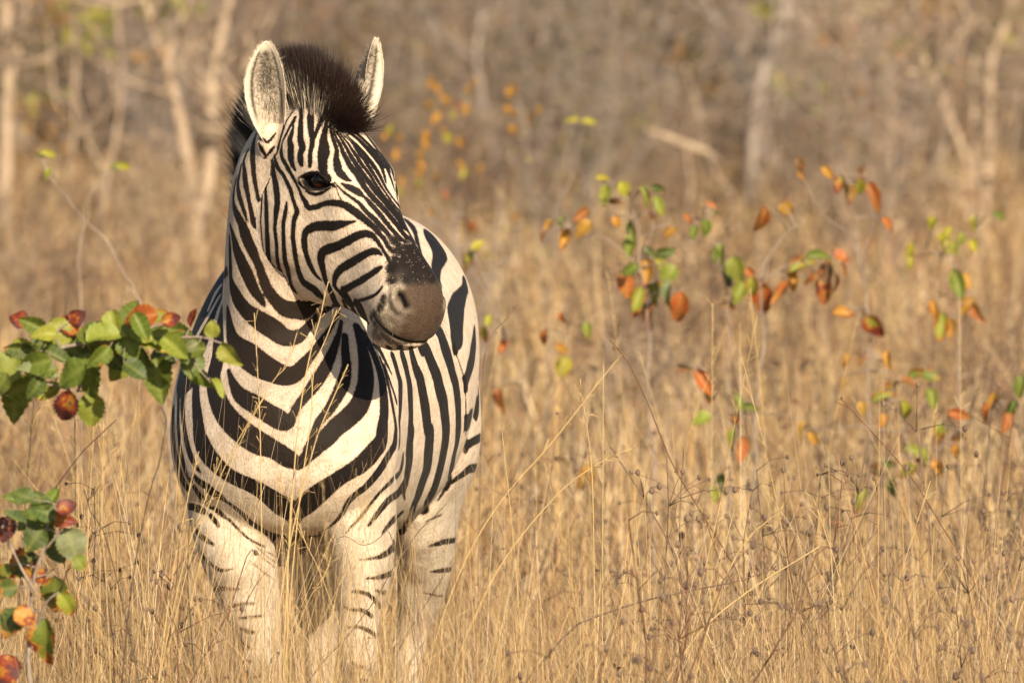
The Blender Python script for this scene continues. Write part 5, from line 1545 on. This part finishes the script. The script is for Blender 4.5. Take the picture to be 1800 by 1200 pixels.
# ------------------------------------------------------------------ bare shrubs of the thicket
def shrub_proto(seed, h, spread, mat, leafcols, nleaf):
    root = empty('dry_shrub', (0, 0, 0))
    st, tw, ends = [], [], []
    for k in range(9):
        a = rng.uniform(0, 6.28); s = rng.uniform(.25, 1) * spread
        p0 = np.array([math.cos(a) * .08, math.sin(a) * .08, -.05])
        p1 = np.array([math.cos(a) * s, math.sin(a) * s, h * rng.uniform(.6, 1.05)])
        st.append(wiggle(p0, p1, 9, .07, rng.uniform(.014, .028), .006, 6))
        ring = st[-1][0][:9 * 6].reshape(9, 6, 3).mean(1)
        for q in range(13):
            i = int(rng.integers(2, 9))
            d = np.array([rng.normal(0, 1), rng.normal(0, 1), rng.uniform(-.2, 1.2)]); d /= np.linalg.norm(d)
            e_ = ring[i] + d * rng.uniform(.25, .75)
            tw.append(wiggle(ring[i], e_, 5, .08, .007, .0025, 3))
            ends.append(e_)
            for _ in range(2):
                d2 = d + rng.normal(0, .7, 3); d2 /= np.linalg.norm(d2)
                tw.append(wiggle((ring[i] + e_) / 2, (ring[i] + e_) / 2 + d2 * rng.uniform(.15, .4), 4, .08, .004, .002, 3))
    tubes_obj('branch', st, mat, root)
    tubes_obj('twig', tw, mat, root)['kind'] = 'stuff'
    parts = [leafbits(ends[int(rng.integers(len(ends)))], (.10, .10, .10), 4, leafcols, .032) for _ in range(nleaf)]
    crown_obj(root, parts, 'foliage')
    return root
BROWN = [(.25, .16, .105), (.19, .125, .085), (.34, .23, .13), (.14, .10, .08)]
OLIVE = [(.23, .20, .06), (.31, .26, .08), (.19, .145, .075)]
RUST = [(.34, .18, .09), (.25, .135, .08), (.32, .21, .12)]
MIXED_BARK = bark_material('weathered_bark', (.16, .11, .08), (.36, .265, .185), 9)
protos = [shrub_proto(1, 2.0, .95, GREY_BARK, BROWN, 90), shrub_proto(2, 1.7, .85, TWIG_M, RUST, 100), shrub_proto(3, 2.2, 1.0, GREY_BARK, OLIVE, 120), shrub_proto(4, 2.5, 1.1, MIXED_BARK, RUST, 90), shrub_proto(5, 1.5, .8, PALE_BARK, BROWN, 60)]
SLAB = ['brown leaved dry shrub in the blurred thicket', 'rust coloured bare shrub in the blurred thicket', 'grey shrub with olive leaf tufts in the blurred thicket', 'tall brown shrub with rusty leaf litter in the blurred thicket', 'pale stemmed low shrub in the blurred thicket']
GRP = ['brown shrubs of the thicket', 'rusty shrubs of the thicket', 'grey olive shrubs of the thicket', 'tall shrubs of the thicket', 'pale shrubs of the thicket']
used = [False] * 5
def place(kind, x, y, sc, rot):
    p = protos[kind]
    if not used[kind]:
        o = p; used[kind] = True
    else:
        o = p.copy(); COL.objects.link(o)
        for ch in p.children:
            c = ch.copy(); COL.objects.link(c); c.parent = o
    o.location = (x, y, 0); o.scale = (sc, sc, sc); o.rotation_euler = (0, 0, rot)
    side = 'left' if x < -.015 * (y + 25) else ('right' if x > .015 * (y + 25) else 'middle')
    far_ = 'at the back' if y > 62 else 'in front'
    tag(o, '%s, %s third, %s' % (SLAB[kind], side, far_), 'shrub', '%s, %s third, %s' % (GRP[kind], side, far_))
for k in range(150):
    D = math.sqrt(rng.uniform(88 ** 2, 130 ** 2))
    x = rng.uniform(-1, 1) * (.045 * D + (1.4 if k < 84 else 8))
    place(int(rng.choice(5, p=[.28, .20, .20, .20, .12])), x, D - 25, rng.uniform(.8, 1.25), rng.uniform(0, 6.28))
for k in range(84):
    D = math.sqrt(rng.uniform(40 ** 2, 84 ** 2))
    x = rng.uniform(-1, 1) * (.045 * D + 1.2)
    if D > 55 and min(abs(900 + x * FPX / D - c_) for c_ in (10, 345, 372, 1330, 1650, 1735)) < 85: D = rng.uniform(92, 104)
    place(int(rng.choice(5, p=[.26, .26, .14, .06, .28])), x, D - 25, rng.uniform(.22, .50) * (1 + .6 * (D > 62)), rng.uniform(0, 6.28))
# dead forbs: bunches of thin brown stems with little seed knobs
forb = []
for v in range(4):
    root = empty('dead_forb', (0, 0, 0))
    st, kn = [], []
    for q in range(9):
        a_ = rng.uniform(0, 6.28); s_ = rng.uniform(.05, .38)
        e_ = np.array([math.cos(a_) * s_, math.sin(a_) * s_, rng.uniform(.35, .75)])
        st.append(wiggle((0, 0, -.03), e_, 7, .05, .0024, .0012, 4))
        ring = st[-1][0][:7 * 4].reshape(7, 4, 3).mean(1)
        for r_ in range(5):
            i = int(rng.integers(3, 7)); d = rng.normal(0, 1, 3); d[2] = abs(d[2]); d /= np.linalg.norm(d)
            p_ = ring[i] + d * rng.uniform(.04, .14)
            st.append(tube(np.array([ring[i], (ring[i] + p_) / 2 + [0, 0, .01], p_]), [.0013, .001, .0008], 3))
            kn.append(ball(p_, np.array([1, 1, 1.3]) * rng.uniform(.003, .007), None, 4))
    tubes_obj('stem', st, [TWIG_M, RED_STEM, TWIG_M, DARK_TWIG][v], root)['kind'] = 'stuff'
    tubes_obj('seed_knob', kn, TWIG_M, root)['kind'] = 'stuff'
    forb.append(root)
FL = ['dead brown forb with seed knobs', 'dead reddish forb with seed knobs', 'dead wispy brown forb', 'dead blackish forb']
for k in range(76):
    v = k % 4
    o = forb[v] if k < 4 else forb[v].copy()
    if k >= 4:
        COL.objects.link(o)
        for ch in forb[v].children:
            c = ch.copy(); COL.objects.link(c); c.parent = o
    while True:
        D = math.sqrt(rng.uniform(20.5 ** 2, 52 ** 2)); x = rng.uniform(-1, 1) * (.045 * D + .3)
        if not (-.80 < x < .10 and D < 27.5): break
    o.location = (x, D - 25, 0); sc = rng.uniform(.7, 1.15); o.scale = (sc, sc, sc); o.rotation_euler = (0, 0, rng.uniform(0, 6.28))
    side = 'left of the zebra' if x < -.018 * D else ('behind the zebra' if x < -.002 * D else ('right of the middle' if x < .022 * D else 'at the far right'))
    near_ = 'in the front grass' if D < 30 else 'in the blurred grass'
    tag(o, '%s %s, %s' % (FL[v], near_, side), 'weed', 'forbs, %s, %s, %s' % (['brown', 'reddish', 'wispy', 'blackish'][v], near_, side))
# slim pale saplings between the shrubs
sap = []
for v in range(3):
    root = empty('slim_sapling', (0, 0, 0))
    st = [wiggle((0, 0, -.05), (rng.uniform(-.4, .4), rng.uniform(-.2, .2), rng.uniform(2.2, 3.0)), 12, .03, rng.uniform(.014, .024), .006, 6)]
    tubes_obj('stem', st, [PALE_BARK, GREY_BARK, PALE_BARK][v], root)
    ring = st[0][0][:12 * 6].reshape(12, 6, 3).mean(1)
    br = []
    for q in range(12):
        i = int(rng.integers(2, 12)); d = np.array([rng.normal(0, .9), rng.normal(0, .9), rng.uniform(.2, 1.1)]); d /= np.linalg.norm(d)
        br.append(wiggle(ring[i], ring[i] + d * rng.uniform(.4, 1.1), 7, .06, .010, .003, 4))
    tubes_obj('branch', br, [PALE_BARK, GREY_BARK, PALE_BARK][v], root)['kind'] = 'stuff'
    sap.append(root)
SL = ['slim pale leaning sapling among the blurred brush', 'slim grey sapling among the blurred brush', 'slim tan sapling with forked twigs among the blurred brush']
for k in range(27):
    v = k % 3
    o = sap[v] if k < 3 else sap[v].copy()
    if k >= 3:
        COL.objects.link(o)
        for ch in sap[v].children:
            c = ch.copy(); COL.objects.link(c); c.parent = o
    D = math.sqrt(rng.uniform(70 ** 2, 118 ** 2)); x = rng.uniform(-1, 1) * (.045 * D + .5)
    o.location = (x, D - 25, 0); sc = rng.uniform(.6, 1.15); o.scale = (sc, sc, sc); o.rotation_euler = (rng.normal(0, .12), rng.normal(0, .16), rng.uniform(0, 6.28))
    side = 'left' if x < -.015 * D else ('right' if x > .015 * D else 'middle')
    tag(o, '%s, %s third' % (SL[v], side), 'sapling', ['pale saplings of the thicket', 'grey saplings of the thicket', 'tan saplings of the thicket'][v] + ', ' + side)
# the wood beyond reads as one brown mass
tw, V, Q, C = [], [], [], []
for k in range(4000):
    D = rng.uniform(118, 165); x = rng.uniform(-1, 1) * (.045 * D + 15)
    h0 = rng.uniform(0, 2.6)
    d = np.array([rng.normal(0, .5), rng.normal(0, .5), rng.uniform(.3, 1)]); d /= np.linalg.norm(d)
    p0 = np.array([x, D - 25, h0])
    tw.append(wiggle(p0, p0 + d * rng.uniform(.8, 2.2), 4, .07, rng.uniform(.012, .035), .008, 4))
tV, tQ, tT = join(tw)
me = mesh_np('far_thicket', tV, [tQ, tT])
tag(link('far_thicket', me, MIXED_BARK), 'brown tangle of far bare bushes closing the view', 'thicket', kind='stuff')
parts = []
for k in range(2000):
    D = rng.uniform(112, 170); x = rng.uniform(-1, 1) * (.045 * D + 15)
    parts.append(leafbits((x, D - 25, rng.uniform(0, 3.2)), (.35, .35, .3), 16, [BROWN, BROWN, RUST, OLIVE][k % 4], .07))
o = crown_obj(None, parts, 'far_foliage')
tag(o, 'withered brown leaf mass of the far thicket', 'thicket', kind='stuff')

# ------------------------------------------------------------------ single weeds, twigs and tall stalks near the zebra
def weed(label, Y, path, r, mat, buds=(), side=(), cat='weed', name='dry_weed', head=False):
    """path of px, py; buds: px, py, size px"""
    last = path[-1]
    gy = -120 + 2.0 * pxm(Y)
    L = list(path)
    if L[-1][1] < gy - 5:
        (x0, y0), (x1, y1) = L[-2], L[-1]
        sl = max(-1.2, min(1.2, (x1 - x0) / max(8.0, y1 - y0)))
        m = max(2, int((gy - y1) / 70))
        for k in range(1, m + 1):
            t = k / m
            L.append((x1 + sl * (gy - y1) * (t - .5 * t * t) * .8, y1 + (gy - y1) * t))
    root = empty(name, gp(L[-1][0], Y)); tag(root, label, cat)
    K = spline(np.array([(x, y, 0) for x, y in L], float), 6)
    pth = np.array([P(x, y, Y) for x, y, _ in K])
    rad = np.linspace(r * .5, r, len(K)) / pxm(Y)
    tubes_obj('stem', [tube(pth, rad, 5)], mat, root)
    sd = []
    for s in side:
        Ks = np.array([P(x, y, Y) for x, y in s])
        sd.append(tube(Ks, np.linspace(r * .5, r * .3, len(Ks)) / pxm(Y), 4))
    for t in sd: tubes_obj('side_shoot', [t], mat, root)
    if buds:
        bl = []
        for x, y, s in buds:
            for _ in range(3):
                c = np.array(P(x + rng.normal(0, s * .5), y + rng.normal(0, s * .5), Y))
                bl.append(ball(c, np.array([.5, .5, .6]) * s * rng.uniform(.5, .9) / pxm(Y), None, 5))
        tubes_obj('bud', bl, mat, root)['kind'] = 'stuff'
    if head:
        V, Q, C = [], [], []
        for k in range(34):
            t = rng.uniform(0, .30) ** 1.0
            i = min(int(t * (len(pth) - 1)), len(pth) - 2)
            p = pth[i] + (pth[i + 1] - pth[i]) * rng.random()
            d = (pth[0] - pth[min(4, len(pth) - 1)]); d /= np.linalg.norm(d)
            d = d * rng.uniform(.5, 1) + rng.normal(0, .35, 3); d /= np.linalg.norm(d)
            l = rng.uniform(.012, .035)
            s_ = np.cross(d, rng.normal(0, 1, 3)); s_ /= np.linalg.norm(s_)
            b = len(V); w_ = .0009
            V += [p - s_ * w_ * .4, p + s_ * w_ * .4, p + d * l + s_ * w_, p + d * l - s_ * w_]
            Q.append([b, b + 1, b + 2, b + 3]); C += [(.52, .37, .17)] * 4
        hm_ = mesh_np('seed_head', V, [Q]); set_attr(hm_, 'straw_col', C, 'FLOAT_COLOR')
        link('seed_head', hm_, STRAW_M, root)['kind'] = 'stuff'
    return root
PALE_STRAW = NT('pale_straw'); PALE_STRAW.b.inputs['Base Color'].default_value = (.56, .40, .18, 1); PALE_STRAW.b.inputs['Roughness'].default_value = .5; PALE_STRAW = PALE_STRAW.m
weed('long reddish weed stem with small buds slanting down right of the zebra', .4, [(1071, 597), (1085, 612), (1110, 648), (1140, 712), (1165, 775), (1188, 826), (1240, 912), (1300, 1010), (1340, 1080)], 1.6, RED_STEM, [(1080, 610, 4), (1190, 828, 5), (1093, 618, 3), (1240, 905, 3), (1163, 768, 2)], [[(1085, 612), (1098, 616)], [(1188, 826), (1198, 822)], [(1225, 885), (1235, 862), (1215, 850)]])
weed('dark dead flower stalk lying low with a spiky seed head, bottom middle right', -.4, [(1368, 994), (1340, 1006), (1290, 1022), (1200, 1040), (1130, 1056), (1040, 1086), (1000, 1110)], 2.6, TWIG_M, [(1345, 1000, 13), (1358, 994, 11), (1330, 1006, 9), (1195, 1038, 5), (1280, 1022, 4)], [[(1345, 1004), (1352, 986)], [(1335, 1006), (1330, 990)], [(1355, 998), (1366, 984)]])
weed('reddish stem slanting from the low sapling down to the lower right', .8, [(1478, 700), (1515, 740), (1570, 800), (1610, 850), (1650, 915), (1690, 980), (1720, 1040)], 1.8, RED_STEM, [(1478, 700, 4), (1452, 724, 3)], [[(1495, 718), (1470, 706)]])
weed('upright thin brown weed right of centre', .2, [(1550, 812), (1553, 880), (1556, 950), (1562, 1020), (1575, 1110)], 1.5, TWIG_M, [(1550, 812, 2)])
weed('brown weed stem leaning in from the right edge', .2, [(1802, 955), (1770, 985), (1740, 1020), (1715, 1060), (1690, 1130)], 1.6, TWIG_M, [(1792, 942, 5)])
weed('short brown twig with small side shoots right of the zebra legs', .0, [(1190, 885), (1180, 930), (1172, 965), (1168, 1025), (1160, 1090)], 1.5, TWIG_M, [(1172, 960, 2)], [[(1168, 1020), (1140, 975), (1132, 950)]])
weed('little brown twig tip with a bud beside the zebra flank', 3.0, [(908, 537), (890, 560), (866, 588), (850, 640), (845, 800)], 1.4, TWIG_M, [(903, 543, 4), (872, 584, 3)])
weed('rust stem with seed pods at the right edge', 3.0, [(1786, 715), (1775, 770), (1762, 850), (1750, 930), (1745, 1020)], 1.7, RED_STEM, [(1710, 733, 3)], [[(1775, 770), (1715, 735)]])
weed('dark twig hanging below the big green leaf left of the zebra', -2.3, [(283, 716), (292, 738), (287, 775), (280, 812), (262, 870), (240, 975), (228, 1060)], 1.7, DARK_TWIG, [(290, 745, 3), (269, 842, 3)], [[(262, 870), (250, 862)]])
weed('dark straight twig slanting behind the lower left bush', -2.0, [(205, 737), (175, 765), (140, 800), (87, 873), (60, 930), (20, 1010)], 1.9, DARK_TWIG)
weed('short dark twig with thorny nodes above the lower left bush', -2.2, [(177, 850), (165, 868), (155, 880), (160, 900), (178, 925), (190, 960)], 1.6, DARK_TWIG, [(148, 863, 3), (158, 885, 2)], [[(155, 880), (147, 862)], [(160, 868), (168, 855)]])
weed('upright black twig standing before the zebra shoulder', -1.6, [(333, 918), (331, 970), (330, 1020), (333, 1070), (337, 1117)], 1.7, DARK_TWIG, [(331, 932, 2), (340, 1078, 4)], [[(331, 1000), (345, 970), (350, 945)], [(333, 1075), (345, 1060)]])
weed('thin bent brown stem crossing the zebra foreleg', -.9, [(470, 1003), (455, 1020), (440, 1045), (425, 1075), (418, 1100)], 1.5, TWIG_M)
weed('thin dark stem slanting across the zebra hind leg and foreleg', -.7, [(785, 885), (755, 915), (735, 935), (690, 1000), (665, 1045), (640, 1080), (600, 1130), (570, 1160)], 1.6, TWIG_M, [(770, 905, 2)])
weed('wiry twig lying across the zebra breast below the stripes', -.6, [(560, 960), (590, 948), (607, 942), (622, 950), (635, 957), (652, 955), (668, 944), (684, 935), (700, 990)], 1.2, TWIG_M, [], [[(635, 957), (640, 948)]])
def stalk(label, Y, path, r=1.6, head=True):
    return weed(label, Y, path, r, PALE_STRAW, (), (), 'grass stalk', 'dry_grass_stalk', head)
ST = [
 ('tall grass stalk rising to the zebra throat', -1.2, [(572, 515), (562, 560), (548, 610), (532, 690), (520, 790), (508, 960)], 2.4),
 ('grass stalk with open seed head over the white band of the neck', -1.4, [(522, 585), (505, 640), (480, 670), (440, 740), (405, 820), (370, 920)], 1.5),
 ('upright grass stalk in front of the left half of the breast', -1.1, [(447, 550), (452, 640), (456, 720), (458, 800), (460, 960)], 2.0),
 ('grass stalk leaning right in front of the zebra breast bone', -1.3, [(612, 640), (590, 690), (560, 760), (540, 830), (515, 930)], 2.3),
 ('thin straw slanting over the black stripes of the zebra neck', -1.0, [(592, 545), (575, 590), (552, 650), (546, 740), (530, 850)], 1.9),
 ('short grass stalk in front of the zebra left shoulder', -1.5, [(346, 811), (335, 850), (325, 900), (312, 960)], 1.9),
 ('grass stalk leaning over the shoulder stripes', -1.5, [(392, 800), (372, 850), (350, 905), (330, 965)], 1.7),
 ('grass stalk rising from the left foreleg to the lower breast', -1.4, [(470, 690), (432, 750), (400, 810), (370, 880), (338, 970)], 1.6),
 ('yellow straw slanting across the breast centre', -.9, [(490, 838), (505, 870), (525, 920), (540, 960), (560, 1000)], 1.2),
 ('pair-leaf straw standing between the forelegs', -.9, [(512, 870), (508, 940), (506, 1010), (505, 1090)], 2.4),
 ('pale straw leaning over the right foreleg', -.8, [(628, 905), (612, 960), (598, 1020), (580, 1090)], 1.3),
 ('thin pale straw between the two forelegs', -.8, [(590, 945), (575, 1000), (545, 1050), (520, 1110)], 1.2),
 ('long yellow grass stem leaning right beside the zebra', 1.0, [(1092, 623), (1050, 675), (1000, 740), (955, 795), (905, 850), (860, 910), (820, 980)], 2.0),
 ('upright yellow grass stem right of the zebra', .6, [(1020, 680), (1030, 740), (1038, 800), (1042, 870), (1044, 980)], 1.6),
 ('long straw slanting up to the right across the middle grass', .7, [(1120, 785), (1060, 810), (1000, 850), (960, 890), (910, 950), (870, 1010)], 2.0),
 ('bright straw bowed left in the lower right grass', -.5, [(1430, 877), (1445, 920), (1462, 970), (1478, 1030), (1490, 1130)], 1.7),
 ('broad dead straw lying slantwise in the lower right grass', -.6, [(1440, 960), (1400, 985), (1350, 1015), (1300, 1050), (1250, 1090), (1215, 1130)], 3.2),
 ('bent pale stalk with feathery tip at the lower right', .2, [(1376, 891), (1350, 915), (1325, 935), (1295, 975), (1270, 1030)], 1.9),
 ('straight straw at the left edge of the zebra legs', -1.8, [(182, 740), (180, 830), (178, 900), (185, 1000)], 1.6),
 ('pair of upright straws below the left leaves', -2.0, [(202, 655), (190, 720), (184, 800), (178, 940)], 1.4),
]
for lab, Y, path, r in ST:
    stalk(lab, Y, path, r * .8, r < 3)
# many more flowering stalks, loosely strewn
for k in range(42):
    D_ = rng.uniform(21.5, 31); Y = D_ - 25
    px = rng.uniform(-20, 1820)
    if 300 < px < 860 and Y > -1.8:
        if Y < 2.0: continue
    top = -120 + (2 - rng.uniform(.72, 1.12)) * pxm(Y)
    gy = -120 + 2.0 * pxm(Y)
    lean = rng.normal(0, 120)
    where = 'left of the zebra' if px < 300 else ('in front of the zebra' if px < 860 and Y < 0 else ('behind the zebra' if px < 860 else ('just right of the zebra' if px < 1180 else ('right of the middle' if px < 1500 else 'near the right edge'))))
    depth = 'front' if Y < -1 else ('middle' if Y < 3 else 'back')
    w_ = stalk('dry flowering grass stalk in the %s of the grass, %s' % (depth, where), Y, [(px + lean, top), (px + lean * .55, top + (gy - top) * .3), (px + lean * .2, top + (gy - top) * .65), (px, gy - 6)], rng.uniform(.7, 1.4))
    w_['group'] = 'flowering grass stalks, %s, %s' % (depth, where)
